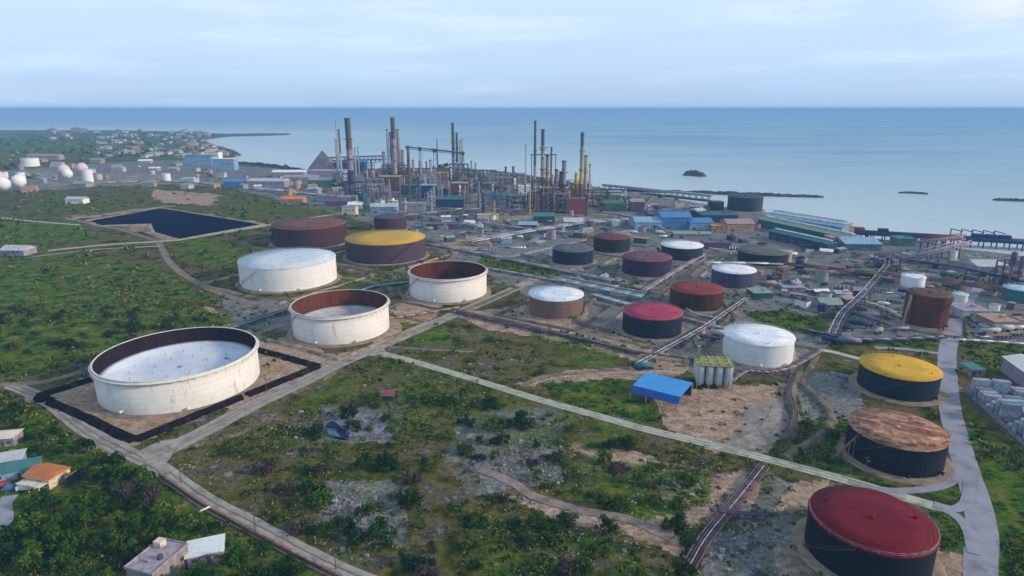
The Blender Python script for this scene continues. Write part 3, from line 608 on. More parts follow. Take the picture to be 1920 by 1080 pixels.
tank('whs', 'tank with white roof over a rust streaked brown side', (0.13, 0.095, 0.095), (0.66, 0.72, 0.80), stair_at=330, rust=.55, rustcol=(0.20, 0.11, 0.06), roofamt=.1, roofdirt=(0.5, 0.5, 0.52))
tank('navy', 'dark navy tank with dull grey-green roof', DKN, (0.08, 0.10, 0.13), rust=.15, roofamt=.4, roofdirt=(0.14, 0.10, 0.13))
tank('maroon', 'dark green-black tank with dark maroon roof', DKG, (0.15, 0.030, 0.035), rust=.2, rustcol=(0.10, 0.02, 0.03), roofamt=.5, roofdirt=(0.07, 0.03, 0.03))
tank('disc', 'dark tank with bright white disc roof next to the blue roofed sheds', (0.018, 0.030, 0.045), (0.74, 0.77, 0.78), rust=.1, roofamt=.12, roofdirt=(0.4, 0.45, 0.5))
tank('pink', 'dark tank with worn pinkish maroon roof', (0.030, 0.020, 0.055), (0.20, 0.055, 0.075), rust=.25, rustcol=(0.12, 0.03, 0.07), roofamt=.6, roofdirt=(0.09, 0.04, 0.07))
tank('wh2', 'white roofed tank with indigo and brown side', (0.045, 0.045, 0.12), (0.74, 0.75, 0.80), rust=.4, rustcol=(0.11, 0.08, 0.08), roofamt=.1, roofdirt=(0.4, 0.45, 0.5))
tank('brown', 'dark tank with brick red-brown roof behind the white cylinder tank', (0.030, 0.018, 0.018), (0.22, 0.028, 0.020), rust=.45, rustcol=(0.11, 0.035, 0.018), roofamt=.5, roofdirt=(0.13, 0.04, 0.03))
tank('red', 'dark blue-black tank with bright crimson roof', DKN, (0.36, 0.035, 0.085), stair_at=200, rust=.12, roofamt=.4, roofdirt=(0.27, 0.04, 0.06))
tank('whr', 'clean white closed tank with white roof behind the silos', (0.66, 0.70, 0.72), (0.72, 0.77, 0.82), stair_at=330, rust=.04, roofamt=.1, roofdirt=(0.6, 0.65, 0.7))
tank('yel2', 'dark tank with golden yellow roof beside the curving road', (0.008, 0.018, 0.034), (0.60, 0.36, 0.030), stair_at=200, rust=.12, roofamt=.35, roofdirt=(0.50, 0.30, 0.06))
tank('tan', 'black tank with peeling tan and rust streaked roof', (0.008, 0.011, 0.020), (0.44, 0.27, 0.17), stair_at=170, rust=.12, roofamt=.5, roofdirt=(0.17, 0.065, 0.05), roofscale=.38, roofstretch=True)
tank('bigred', 'black tank with deep red roof beside the road bend', (0.006, 0.011, 0.016), (0.145, 0.008, 0.018), stair_at=170, rust=.1, roofamt=.45, roofdirt=(0.12, 0.010, 0.014), rustcol=(.03,.02,.02))
tank('darklow', 'low dark navy tank with grey roof near the long teal warehouses', (0.014, 0.016, 0.035), (0.10, 0.13, 0.14), rust=.1, roofamt=.5)
tank('beige', 'slim cream tank standing against the low dark navy tank', (0.50, 0.42, 0.37), (0.45, 0.40, 0.36), rust=.4, detail=False, group='small storage tanks')
tank('wsm', 'small white tank behind the tall rusty tank', (0.70, 0.76, 0.80), (0.76, 0.79, 0.86), rust=.05, detail=False, group='small storage tanks')
tank('tall', 'tall rusty brown tank with slanting stair at the head of the curving road', (0.11, 0.035, 0.020), (0.13, 0.06, 0.032), stair_at=190, rust=.5, rustcol=(0.035, 0.022, 0.02), roofamt=.4)
tank('wsm2', 'small pale tank touching the tall rusty tank', (0.62, 0.68, 0.66), (0.66, 0.70, 0.70), rust=.2, rustcol=(0.30, 0.34, 0.30), detail=False, group='small storage tanks')
tank('edge', 'pale cyan roofed tank at the edge of the pipe yard', (0.04, 0.14, 0.17), (0.42, 0.60, 0.68), rust=.2, detail=False, group='small storage tanks')
tank('coast', 'big dark blue-green tank on the shore', (0.018, 0.040, 0.055), (0.03, 0.05, 0.06), rust=.2, detail=False, rustcol=(0.05, 0.03, 0.05))
tank('coast2', 'small dark blue tank on the shore', (0.018, 0.025, 0.055), (0.03, 0.035, 0.05), rust=.2, detail=False, group='small storage tanks')
tank('lw', 'distant white tank by the far woods', (0.74, 0.76, 0.76), (0.72, 0.75, 0.76), rust=0, detail=False, group='small storage tanks')
tank('sm', 'lone small white tank in the far tank park', (0.70, 0.74, 0.74), (0.70, 0.73, 0.75), rust=0, detail=False, group='small storage tanks')
# slanting stair beside the tall rusty tank
tx_, ty_, tr_, th_ = T['tall']
root = empty('stair_tower', (tx_ - tr_ - 3.5, ty_ - 6, 0)); tag(root, 'pale slanting access stair leaning on the tall rusty tank', 'stair')
mb = MB()
for s in (0, 1.2): mb.tube((-3, -3 + s, 0), (3, 3 + s, 17), .25, 4)
mb.build('stringer', mat((0.42, 0.34, 0.28), .7), root); mb = MB()
for i in range(26): u = i / 26; mb.box((-3 + 6 * u, -2.4 + 6 * u, 17 * u), (.6, 1.2, .1))
mb.build('tread', steel_m, root)
for q in (-1, 1): mb = MB(); mb.tube((2.6, 3 + q, 0), (2.6, 3 + q, 16), .16, 4); mb.build('leg', steel_m, root)
# ramp beside the tan-roofed tank
x, y, r, h = T['tan']
root = empty('walkway', (x - r, y, 0)); tag(root, 'sloping pipe walkway climbing the black tank with the peeling tan roof', 'walkway')
a_, c_ = Vector((*G(1553, 868), .3)) - root.location, Vector((1.5, -2, h - .5))
mb = MB(); mb.tube(a_, c_, .35, 6); mb.tube(a_ + Vector((.9, .6, 0)), c_ + Vector((.9, .6, 0)), .25, 6); mb.build('pipe', mat((0.16, 0.12, 0.10), .7), root); mb = MB()
for i in range(1, 6): p = a_.lerp(c_, i / 6); mb.tube((p.x, p.y, 0), tuple(p), .15, 5)
mb.build('support', steel_m, root)

# spheres of gas, far left
for (px, py, rpx, lab, colr_) in ((38, 355, 12, 'white gas sphere, the one furthest inland from the frame edge', 'white'), (8, 361, 13, 'white gas sphere half beside the frame edge in front of the pink one', 'white'),
                            (-4, 346, 12, 'pinkish white gas sphere behind two others', 'pink'), (122, 331, 10, 'pale lilac gas sphere beside the squat white tanks', 'lilac grey'), (128, 337, 9, 'small white gas sphere low in front of the lilac one', 'white'),
                            (156, 328, 10, 'pinkish gas sphere behind the tilted white tank', 'pink')):
    s = SCL(px, py); r = rpx / s; x, y = G(px, py)
    root = empty('gas_sphere', (x, y, 0)); tag(root, lab, 'gas sphere', 'gas spheres of the far tank park')
    mb = MB(); mb.sphere((0, 0, r * 1.25), r, 24, 14); mb.build('shell', mat((0.72, 0.74, 0.72) if colr_ == 'white' else (0.62, 0.50, 0.54), .45, var=.06), root)
    for i in range(6): a = i * math.pi / 3; mb = MB(); mb.tube((r * .9 * math.cos(a), r * .9 * math.sin(a), 0), (r * .9 * math.cos(a), r * .9 * math.sin(a), r * 1.3), .35, 5); mb.build('leg', steel_m, root)
    mb = MB(); mb.tube((r * 1.2, 0, 0), (0, 0, r * 2.25), .3, 4); mb.build('stair', steel_m, root); TANKS.append((x, y, r + 3))
x, y = G(166, 341); s = SCL(166, 341)
root = empty('storage_tank', (x, y, 0)); tag(root, 'stubby white upright tank between the lilac sphere and the small lone tank', 'storage tank', 'small storage tanks')
mb = MB(); mb.cyl((0, 0, 0), 9 / s, 22 / s, 24); mb.build('shell', mat((0.72, 0.70, 0.72), .5), root); mb = MB(); mb.cyl((0, 0, 22 / s), 9 / s, 3, 24, 1); mb.build('roof', mat((0.55, 0.45, 0.45), .5), root)

# ------------------------------------------------------------------ refinery stacks and columns
def stack(px, pyb, pyt, wpx, bands, label, top=None, flare=1.25, guys=False, ladder=True, kind='chimney', plats=0, group='tall stacks of the refinery'):
    x, y = G(px, pyb); s = SCL(px, pyb); h = HT(px, pyb, pyt); r = wpx * (.42 if wpx > 6 else .5) / s
    root = empty(kind, (x, y, 0)); tag(root, label, kind.replace('_', ' '), group)
    u0 = 0.0
    for i, (u1, cname) in enumerate(bands):
        f = lambda u: r * (flare + (1 - flare) * min(1, u * 1.3))
        mb = MB(); mb.cyl((0, 0, h * u0), f(u0), h * (u1 - u0) - .02, 20, f(u1)); mb.build('shaft', pm(cname, damt=.35), root); u0 = u1
    mb = MB(); mb.lathe([(r * .96, h - .6), (r * 1.22, h - .6), (r * 1.22, h + .5), (r * .8, h + .5)], 20, smooth=False); mb.build('crown', pm(top or 'dark grey'), root)
    for k in range(plats):
        z = h * (k + 1) / (plats + 1); mb = MB(); mb.cyl((0, 0, z), r * 1.9, .35, 16)
        for j in range(10): a = j * .628; mb.tube((r * 1.85 * math.cos(a), r * 1.85 * math.sin(a), z + .3), (r * 1.85 * math.cos(a), r * 1.85 * math.sin(a), z + 1.5), .08, 4)
        mb.build('platform', pm('dark grey'), root)
    if ladder: mb = MB(); mb.tube((r * flare + .3, -.4, 0), (r + .3, -.4, h), .12, 4); mb.tube((r * flare + .3, .4, 0), (r + .3, .4, h), .12, 4); mb.build('ladder', steel_m, root)
    return root
ST = [
 (661, 372, 222, 12, [(.36, 'dark blue'), (.62, 'lilac grey'), (.78, 'brown'), (1, 'dark grey')], 'thickest dark topped stack standing alone beside the blue-black process tower', 3),
 (641, 330, 243, 3, [(.5, 'silver'), (1, 'dark grey')], 'thin grey stack just behind the thickest stack', 0), (634, 330, 262, 3, [(.6, 'pale blue'), (1, 'silver')], 'thin pale stack between the pyramid store and the thickest stack', 0),
 (636, 322, 226, 1.8, [(1, 'silver')], 'needle thin mast behind the thickest stack', 0), (668, 330, 278, 2.4, [(1, 'silver')], 'short thin column just past the thickest stack', 0), (674, 330, 276, 2, [(1, 'pale blue')], 'shortest thin pipe stack past the thickest stack', 0),
 (742, 352, 221, 9, [(.45, 'grey'), (.7, 'lilac grey'), (1, 'dark grey')], 'dark topped stack in the middle of the second cluster', 4), (731, 350, 243, 4, [(.4, 'green'), (1, 'silver')], 'pale slim column on the near flank of the second cluster', 2),
 (737, 350, 248, 4, [(.5, 'grey'), (1, 'dark grey')], 'dark slim column between the pale column and dark topped stack', 2), (750, 350, 243, 5, [(.5, 'tan'), (1, 'pink')], 'pinkish column behind the dark topped stack', 2),
 (757, 350, 282, 5, [(1, 'lilac grey')], 'lilac column at the end of the second cluster', 2), (768, 352, 276, 4, [(.6, 'brown'), (1, 'dark grey')], 'dark column where the long gallery begins', 2),
 (722, 350, 285, 5, [(1, 'grey')], 'stubby grey column at the start of the second cluster', 1), (776, 345, 300, 4, [(1, 'tan')], 'tan column under the long gallery', 1),
 (851, 335, 231, 5, [(.4, 'lilac grey'), (1, 'dark grey')], 'tallest dark stack of the third cluster', 2), (858, 335, 249, 4, [(1, 'dark grey')], 'second dark stack of the third cluster', 2),
 (864, 335, 264, 3, [(1, 'silver')], 'thin silver pipe stack in the third cluster', 0), (868, 335, 260, 2.5, [(1, 'silver')], 'last thin silver pipe stack of the third cluster', 0), (821, 325, 262, 1.6, [(1, 'dark grey')], 'needle mast halfway along the long gallery', 0),
 (1002, 392, 227, 4, [(.5, 'grey'), (1, 'dark grey')], 'tallest thin dark grey stack in front of the yellow banded stacks', 2), (1016, 390, 243, 7, [(.40, 'brown'), (.66, 'straw'), (.70, 'white'), (.80, 'tan'), (1, 'dark grey')], 'stack with yellow middle and dark top beside the tallest thin stack', 3),
 (1032, 392, 276, 3, [(.6, 'brown'), (1, 'dark grey')], 'thin dark mast with cross arm between yellow banded stacks', 1), (1025, 390, 292, 6, [(.5, 'brown'), (1, 'tan')], 'tan column touching the yellow banded stack', 2),
 (1042, 388, 318, 6, [(1, 'pink')], 'pinkish short column among the brown steel frames', 2), (1056, 388, 302, 9, [(.5, 'brown'), (1, 'lilac grey')], 'thick lilac-brown column short of the last stack', 3), (1050, 388, 322, 5, [(1, 'brown')], 'brown column in front of the thick lilac one', 1),
 (1088, 388, 249, 7, [(.32, 'brown'), (.60, 'straw'), (.66, 'tan'), (.82, 'pale green'), (1, 'dark grey')], 'last stack by the coast with yellow lower half and dark top', 3), (1096, 386, 292, 7, [(.5, 'tan'), (1, 'straw')], 'yellow column joined to the last coastal stack', 2),
 (1104, 380, 308, 3, [(1, 'silver')], 'thin silver pipe just past the last coastal stack', 0), (985, 372, 270, 1.6, [(1, 'silver')], 'hair thin pipe before the tallest thin stack', 0), (808, 335, 300, 4, [(1, 'pale blue')], 'pale blue column below the long gallery', 1),
 (788, 336, 302, 4, [(1, 'pale green')], 'pale green column below the long gallery', 1), (884, 330, 302, 3, [(1, 'pale blue')], 'pale thin column past the third cluster', 0), (892, 330, 306, 3, [(1, 'silver')], 'silver column past the third cluster', 0),
 (700, 356, 318, 9, [(1, 'lilac grey')], 'fat lilac vessel before the second cluster', 1), (710, 357, 322, 7, [(1, 'brown')], 'fat brown vessel before the second cluster', 1)]
for (px, pb, ptp, w, bands, lab, pl) in ST: stack(px, pb, ptp, w, bands, lab, plats=pl, kind='chimney' if w > 6 else 'refinery_column')

# ------------------------------------------------------------------ buildings
door_m, glass_m = pm('dark grey'), mat((0.05, 0.07, 0.09), .15, spec=.6)
def building(px, pyb, wpx, hpx, depth, wall, roof, label, rz=0.0, kind='building', style='flat', auto=False, group=None, parts=True, pos=None):
    x, y = G(px, pyb); s = SCL(px, pyb); w = wpx / s; h = max(2.2, HT(px, pyb, pyb - hpx)) ; y += depth / 2
    root = empty(kind, (x, y, 0), rz); tag(root, label, kind.replace('_', ' '), group, auto)
    mb = MB(); mb.box((0, 0, h / 2 - .05), (w, depth, h + .1)); mb.build('wall', pm(wall), root)
    rm = pm(roof, damt=.15)
    mb = MB()
    if style == 'gable':
        g = min(depth, 14) * .22; e = .5
        vs = [(-w / 2 - e, -depth / 2 - e, h), (w / 2 + e, -depth / 2 - e, h), (w / 2 + e, depth / 2 + e, h), (-w / 2 - e, depth / 2 + e, h), (-w / 2 - e, 0, h + g), (w / 2 + e, 0, h + g)]
        vs += [(a, b_, c__ + .25) for a, b_, c__ in vs]
        mb.add(vs, [(6, 7, 11, 10), (8, 9, 10, 11), (0, 4, 5, 1), (2, 5, 4, 3), (0, 1, 7, 6), (2, 3, 9, 8), (0, 6, 10, 4), (3, 4, 10, 9), (1, 5, 11, 7), (2, 8, 11, 5)])
        mb.add([(-w / 2, -depth / 2, h), (-w / 2, depth / 2, h), (-w / 2, 0, h + g), (w / 2, -depth / 2, h), (w / 2, depth / 2, h), (w / 2, 0, h + g)], [(0, 2, 1), (3, 4, 5)])
    else:
        mb.box((0, 0, h + .2), (w + .8, depth + .8, .3))
        if w > 8: mb.box((w * .2, 0, h + .9), (2.2, 2.2, 1.2))
    mb.build('roof', rm, root)
    if parts and wpx > 12:
        mb = MB(); mb.box((-w * .3, -depth / 2 - .04, 1.2), (1.6 if w < 15 else 3.5, .1, 2.4)); mb.build('door', door_m, root)
        k = min(8, max(2, int(w / 5)))
        wmesh = MB(); wmesh.box((0, 0, 0), (1.5, .1, 1.0)); wd = wmesh.data('window', glass_m)
        for i in range(k): link('window', wd, root, (-w * .15 + w * .6 * i / k, -depth / 2 - .04, min(h * .6, h - 1)))
    return root
BL = [
 (1215, 431, 50, 14, 30, 'pale blue', 'pale blue', 'long light blue roofed shed, first of the blue row by the shore', 'gable'), (1268, 430, 56, 22, 34, 'blue', 'blue', 'biggest bright blue roofed shed in the row by the shore', 'gable'),
 (1315, 431, 44, 13, 24, 'pale blue', 'blue', 'smaller blue shed between the biggest blue shed and orange block', 'gable'), (1349, 434, 28, 10, 16, 'tan', 'orange', 'orange roofed block at the end of the blue sheds', 'flat'),
 (1388, 434, 52, 14, 22, 'tan', 'pink', 'pinkish tan long store next to the orange block', 'gable'), (1255, 414, 80, 12, 22, 'dark teal', 'purple', 'purple-grey roofed store behind the biggest blue shed', 'gable'), (1350, 418, 66, 14, 25, 'dark blue', 'dark teal', 'dark teal block between the blue sheds and shore tanks', 'flat'),
 (1300, 447, 70, 8, 12, 'grey', 'pale green', 'low pale green roofed store behind the white disc roof', 'flat'),
 (838, 389, 62, 15, 22, 'dark blue', 'teal', 'long teal roofed building in front of the third stack cluster', 'gable'), (930, 384, 54, 17, 22, 'lilac grey', 'teal', 'teal barrel roofed hall below the red striped block', 'gable'), (918, 352, 36, 8, 14, 'brick red', 'pink', 'red and pink striped block behind the teal hall', 'flat'),
 (982, 363, 20, 14, 12, 'white', 'white', 'white cube building near the tallest thin stack', 'flat'), (772, 366, 38, 18, 18, 'dark teal', 'green', 'dark green block below the pink roofed store', 'flat'), (800, 372, 36, 24, 16, 'dark blue', 'pale blue', 'blue steel block beside the dark green one', 'flat'),
 (795, 336, 40, 14, 16, 'purple', 'pink', 'pinkish purple store under the long gallery', 'gable'), (827, 334, 26, 10, 14, 'tan', 'orange', 'orange-tan block next to the pinkish purple store', 'flat'), (728, 358, 44, 26, 26, 'brown', 'tan', 'brown boiler house with white railings below the second cluster', 'flat'),
 (862, 374, 30, 30, 18, 'rust brown', 'tan', 'rust brown open-fronted block beside the teal roofed building', 'flat'), (437, 351, 34, 10, 24, 'blue', 'blue', 'bright blue shed on the far road', 'gable'), (372, 310, 52, 16, 30, 'pale blue', 'teal', 'teal roofed warehouse by the bay', 'gable'),
 (398, 302, 26, 16, 20, 'white', 'orange', 'white block with orange top next to the bay warehouse', 'flat'), (420, 320, 40, 22, 20, 'pale blue', 'white', 'pale many-storeyed block on the bay shore', 'flat'), (548, 384, 42, 10, 14, 'tan', 'orange', 'orange roofed row building by the second junction', 'gable'),
 (632, 387, 44, 9, 14, 'purple', 'purple', 'purple roofed low store past the orange row', 'gable'), (655, 404, 26, 16, 10, 'cream', 'grey', 'cream pump house beside the rust brown tank', 'flat'), (600, 352, 44, 14, 26, 'green', 'pale green', 'green roofed hall before the thickest stack', 'gable'),
 (500, 352, 70, 12, 26, 'lilac grey', 'silver', 'long silver roofed hall facing the bay', 'gable'), (560, 345, 60, 12, 26, 'grey', 'lilac grey', 'long lilac roofed hall below the pyramid store', 'gable'), (540, 332, 60, 9, 20, 'lilac grey', 'white', 'pale roofed store behind the long silver hall', 'gable'),
 (612, 341, 66, 20, 30, 'lilac grey', 'lilac grey', 'wide lilac-grey block at the foot of the pyramid store', 'flat'), (655, 321, 56, 16, 30, 'dark blue', 'dark blue', 'dark blue block between the pyramid store and thickest stack', 'flat'),
 (1080, 402, 36, 28, 18, 'brick red', 'brick red', 'brick red furnace building under the last coastal stack', 'flat'), (1135, 372, 60, 12, 16, 'green', 'pale green', 'pale green long roof along the shore past the last stack', 'flat'), (1150, 396, 34, 14, 14, 'green', 'green', 'small green building beyond the brick red furnace', 'gable'),
 (1195, 397, 26, 18, 14, 'purple', 'pink', 'purple house-like block on the shore side of the green building', 'gable'), (912, 332, 12, 14, 10, 'white', 'white', 'white upright box between the third cluster and tallest thin stack', 'flat'),
 (1075, 372, 40, 10, 12, 'dark teal', 'green', 'green roofed lean-to behind the brick red furnace', 'gable'), (915, 412, 40, 8, 12, 'cream', 'yellow', 'cream hut with yellow roof below the teal hall', 'flat'), (990, 430, 34, 8, 12, 'dark blue', 'pale blue', 'pale blue roofed hut under the stack frames', 'gable'),
 (1020, 418, 40, 12, 14, 'dark teal', 'teal', 'dark teal workshop in front of the stack frames', 'gable'), (1075, 425, 36, 9, 14, 'grey', 'silver', 'silver roofed workshop before the brick red furnace', 'gable'), (720, 400, 50, 12, 14, 'pale blue', 'silver', 'silver roofed workshop behind the small dark brown tank', 'gable'),
 (775, 396, 44, 14, 14, 'grey', 'lilac grey', 'lilac-grey workshop in front of the long teal building', 'flat'), (830, 430, 60, 9, 14, 'purple', 'purple', 'purple low store touching the yellow roofed tank', 'flat'), (665, 392, 26, 8, 12, 'cream', 'white', 'small white roofed hut before the thickest stack', 'gable'),
 (1620, 470, 66, 12, 30, 'teal', 'pale blue', 'teal sided shed with pale roof near the pier root', 'gable'), (1565, 462, 18, 16, 12, 'pink', 'pink', 'pink block at the head of the long warehouses', 'flat'), (1592, 440, 20, 14, 12, 'cream', 'orange', 'cream block with orange roof at the pier root', 'flat'),
 (1700, 462, 32, 14, 14, 'teal', 'teal', 'teal tower block behind the coastal gantry', 'flat'), (1640, 520, 60, 8, 12, 'rust brown', 'green', 'low rust brown hut with green roof near the small white tank', 'flat'), (1860, 510, 60, 10, 18, 'lilac grey', 'silver', 'silver roofed hall between the gantry and pale cyan tank', 'gable'),
 (1885, 618, 46, 14, 14, 'pink', 'tan', 'sandy pink block beyond the tall rusty tank', 'flat'), (1830, 600, 50, 16, 16, 'silver', 'lilac grey', 'lilac-grey pump house right behind the curving road end', 'flat'), (1560, 580, 40, 8, 12, 'grey', 'pale green', 'pale green roofed hut amid the pipe yard', 'gable'),
 (1430, 560, 36, 10, 12, 'dark teal', 'pale green', 'pale green plant room near the indigo sided tank', 'flat'), (1490, 548, 40, 8, 12, 'pink', 'lilac grey', 'pinkish plant room behind the grass triangle', 'flat'), (1345, 465, 50, 9, 12, 'purple', 'purple', 'purple low store beside the white disc roof', 'flat'),
 (24, 480, 46, 10, 14, 'lilac grey', 'silver', 'silver roofed shed in the field by the pond lane', 'gable'), (140, 382, 34, 8, 12, 'white', 'silver', 'white roofed hut on the pond approach', 'gable'), (80, 300, 60, 8, 20, 'grey', 'tan', 'tan roofed store by the distant white tank', 'gable')]
for (px, pb, w, hh, d, wl, rf, lab, sty) in BL: building(px, pb, w, hh, d, wl, rf, lab, style=sty, rz=random.uniform(-.06, .06), group='refinery buildings' if 300 < px and pb < 500 else None)

# long parallel warehouses on the shore
def longshed(p0, p1, w, h, wall, roof, label):
    a, c = Vector(G(*p0)), Vector(G(*p1)); d = c - a; ln = d.length; ang = math.atan2(d.y, d.x); m = (a + c) / 2
    root = empty('warehouse', (m.x, m.y, 0), ang); tag(root, label, 'warehouse', 'long warehouses by the shore')
    mb = MB(); mb.box((0, 0, h / 2), (ln, w, h)); mb.build('wall', pm(wall), root)
    e = .6; g = w * .16; vs = [(-ln / 2 - e, -w / 2 - e, h), (ln / 2 + e, -w / 2 - e, h), (ln / 2 + e, w / 2 + e, h), (-ln / 2 - e, w / 2 + e, h), (-ln / 2 - e, 0, h + g), (ln / 2 + e, 0, h + g)]
    mb = MB(); mb.add(vs, [(0, 1, 5, 4), (2, 3, 4, 5), (0, 4, 3), (1, 2, 5), (3, 2, 1, 0)]); mb.build('roof', pm(roof, damt=.2), root)
    mb = MB(); mb.box((0, 0, h + g + .3), (ln * .96, 1.4, .7)); mb.build('ridge_vent', pm('white'), root)
    for i in range(6): mb = MB(); mb.box((-ln * .4 + ln * .16 * i, -w / 2 - .05, 2), (4, .12, 4)); mb.build('door', door_m, root)
longshed((1432, 424), (1600, 462), 16, 8, 'dark teal', 'pale green', 'green roofed warehouse, longest of the shore row')
longshed((1440, 416), (1585, 441), 14, 8, 'pale blue', 'pale blue', 'pale blue roofed warehouse between the grey and green ones')
longshed((1452, 409), (1590, 432), 12, 7, 'lilac grey', 'silver', 'silver roofed warehouse closest to the breaking water')
longshed((1450, 446), (1560, 472), 12, 7, 'dark blue', 'teal', 'short teal roofed warehouse on the inland side of the green one')

# pyramid store
x, y = G(600, 322); h = HT(600, 322, 284); w = 47 / SCL(600, 322)
root = empty('pyramid_store', (x, y + w / 2, 0), 0.1); tag(root, 'purple-grey pyramid roofed bulk store on the shore', 'storage building')
mb = MB(); mb.box((0, 0, h * .08), (w, w, h * .16)); mb.build('wall', pm('lilac grey'), root)
mb = MB(); mb.box((0, 0, h * .16 + h * .42), (w * 1.02, w * 1.02, h * .84), taper=.03); mb.build('roof', mat((0.15, 0.13, 0.17), .9, var=.3, dirt=(0.10, 0.07, 0.07), damt=.5, dscale=.1), root)

# open steel process frames with vessels
def frame(px, pyb, wpx, hpx, depth, levels, col, vcols, label, auto=False):
    x, y = G(px, pyb); s = SCL(px, pyb); w = wpx / s; h = HT(px, pyb, pyb - hpx)
    rnd = random.Random(int(px * 7 + pyb)); root = empty('process_structure', (x, y + depth / 2, 0), rnd.uniform(-.08, .08)); tag(root, label, 'process structure', 'open process structures of the refinery', auto)
    nx = max(2, int(w / 7)); ny = max(2, int(depth / 7)); mb = MB()
    for i in range(nx + 1):
        for j in range(ny + 1): mb.box((-w / 2 + w * i / nx, -depth / 2 + depth * j / ny, h / 2), (.7, .7, h))
    for k in range(1, levels + 1):
        z = h * k / levels
        for j in range(ny + 1): mb.box((0, -depth / 2 + depth * j / ny, z - .3), (w, .5, .6))
        for i in range(nx + 1): mb.box((-w / 2 + w * i / nx, 0, z - .3), (.5, depth, .6))
    for i in range(nx): a, c = -w / 2 + w * i / nx, -w / 2 + w * (i + 1) / nx; k = rnd.randrange(levels); mb.tube((a, -depth / 2, h * k / levels), (c, -depth / 2, h * (k + 1) / levels), .25, 4)
    mb.build('frame', pm(col), root)
    for k in range(1, levels): mb = MB(); mb.box((rnd.uniform(-.1, .1) * w, 0, h * k / levels + .06), (w * rnd.uniform(.6, .98), depth * .95, .12)); mb.build('deck', pm('grey', damt=.4), root)
    for k in range(max(3, nx)):
        r = rnd.uniform(.9, 2.2); vx, vy = rnd.uniform(-.42, .42) * w, rnd.uniform(-.35, .35) * depth; mb = MB()
        if rnd.random() < .6:
            z0 = h * rnd.randrange(levels) / levels; hh = rnd.uniform(.3, .9) * h
            mb.lathe([(.02, z0), (r, z0 + r * .5), (r, z0 + hh), (.02, z0 + hh + r * .5)], 14, (vx, vy, 0))
        else:
            z0 = h * (rnd.randrange(levels)) / levels + r + .3; mb.tube((vx - 3.5, vy, z0), (vx + 3.5, vy, z0), r, 12)
        mb.build('vessel', pm(rnd.choice(vcols)), root)
    mb = MB()
    for k in range(nx * 2): a = rnd.uniform(-.5, .5) * w; z = rnd.uniform(.2, .95) * h; mb.tube((a, -depth / 2 - .5, 0 if rnd.random() < .5 else z * .4), (a, -depth / 2 - .5, z), .22, 5); mb.tube((a, -depth / 2 - .5, z), (a + rnd.uniform(-10, 10), -depth / 2 - .5, z), .2, 5)
    mb.build('pipework', pm('silver'), root)
    return root
FR = [
 (662, 374, 36, 32, 14, 4, 'dark blue', ['dark teal', 'dark blue', 'silver'], 'blue-black process tower at the foot of the thickest stack'), (742, 352, 50, 42, 18, 4, 'brown', ['grey', 'tan', 'silver', 'green'], 'brown process structure round the second stack cluster'),
 (1016, 398, 36, 56, 16, 5, 'brown', ['brown', 'tan', 'white'], 'brown steel frame round the tallest thin stack'), (1052, 400, 40, 44, 16, 5, 'brown', ['lilac grey', 'tan', 'pink'], 'brown steel frame between the yellow banded stacks'),
 (1088, 384, 30, 38, 14, 4, 'rust brown', ['yellow', 'tan'], 'rust brown frame clasping the last coastal stack'), (860, 340, 34, 32, 16, 4, 'dark blue', ['lilac grey', 'silver', 'dark blue'], 'dark blue frame round the third stack cluster'),
 (700, 366, 34, 30, 14, 3, 'lilac grey', ['grey', 'tan'], 'lilac steel frame before the second cluster'), (795, 348, 60, 22, 18, 3, 'grey', ['pale green', 'pale blue', 'silver'], 'grey process frame below the long gallery'),
 (880, 362, 44, 34, 16, 4, 'dark grey', ['grey', 'silver', 'lilac grey'], 'dark grey frame past the rust brown block'), (950, 356, 70, 30, 18, 4, 'lilac grey', ['silver', 'white', 'dark grey'], 'wide lilac process frame behind the white cube'),
 (905, 340, 50, 20, 16, 3, 'dark teal', ['pale green', 'silver'], 'dark teal frame past the third stack cluster'), (1120, 388, 40, 30, 14, 4, 'brown', ['pink', 'silver'], 'brown frame just past the brick red furnace'), (970, 392, 40, 22, 14, 3, 'dark blue', ['purple', 'dark grey'], 'indigo frame short of the tall thin stack'),
 (1170, 392, 24, 22, 12, 3, 'dark grey', ['green', 'silver'], 'dark shore frame beside the small green building'), (1222, 412, 16, 24, 10, 3, 'dark blue', ['silver'], 'narrow dark blue loading tower by the blue sheds'), (640, 352, 26, 26, 12, 3, 'dark teal', ['teal', 'silver'], 'teal frame beside the lilac-grey block'),
 (1905, 540, 30, 44, 14, 4, 'purple', ['purple', 'lilac grey'], 'tall purple pipe frame above the pale cyan tank'), (1670, 505, 34, 22, 12, 3, 'purple', ['purple', 'brick red'], 'purple manifold frame where pipe racks meet')]
for (px, pb, w, hh, d, lv, cl, vc, lab) in FR: frame(px, pb, w, hh, d, lv, cl, vc, lab)

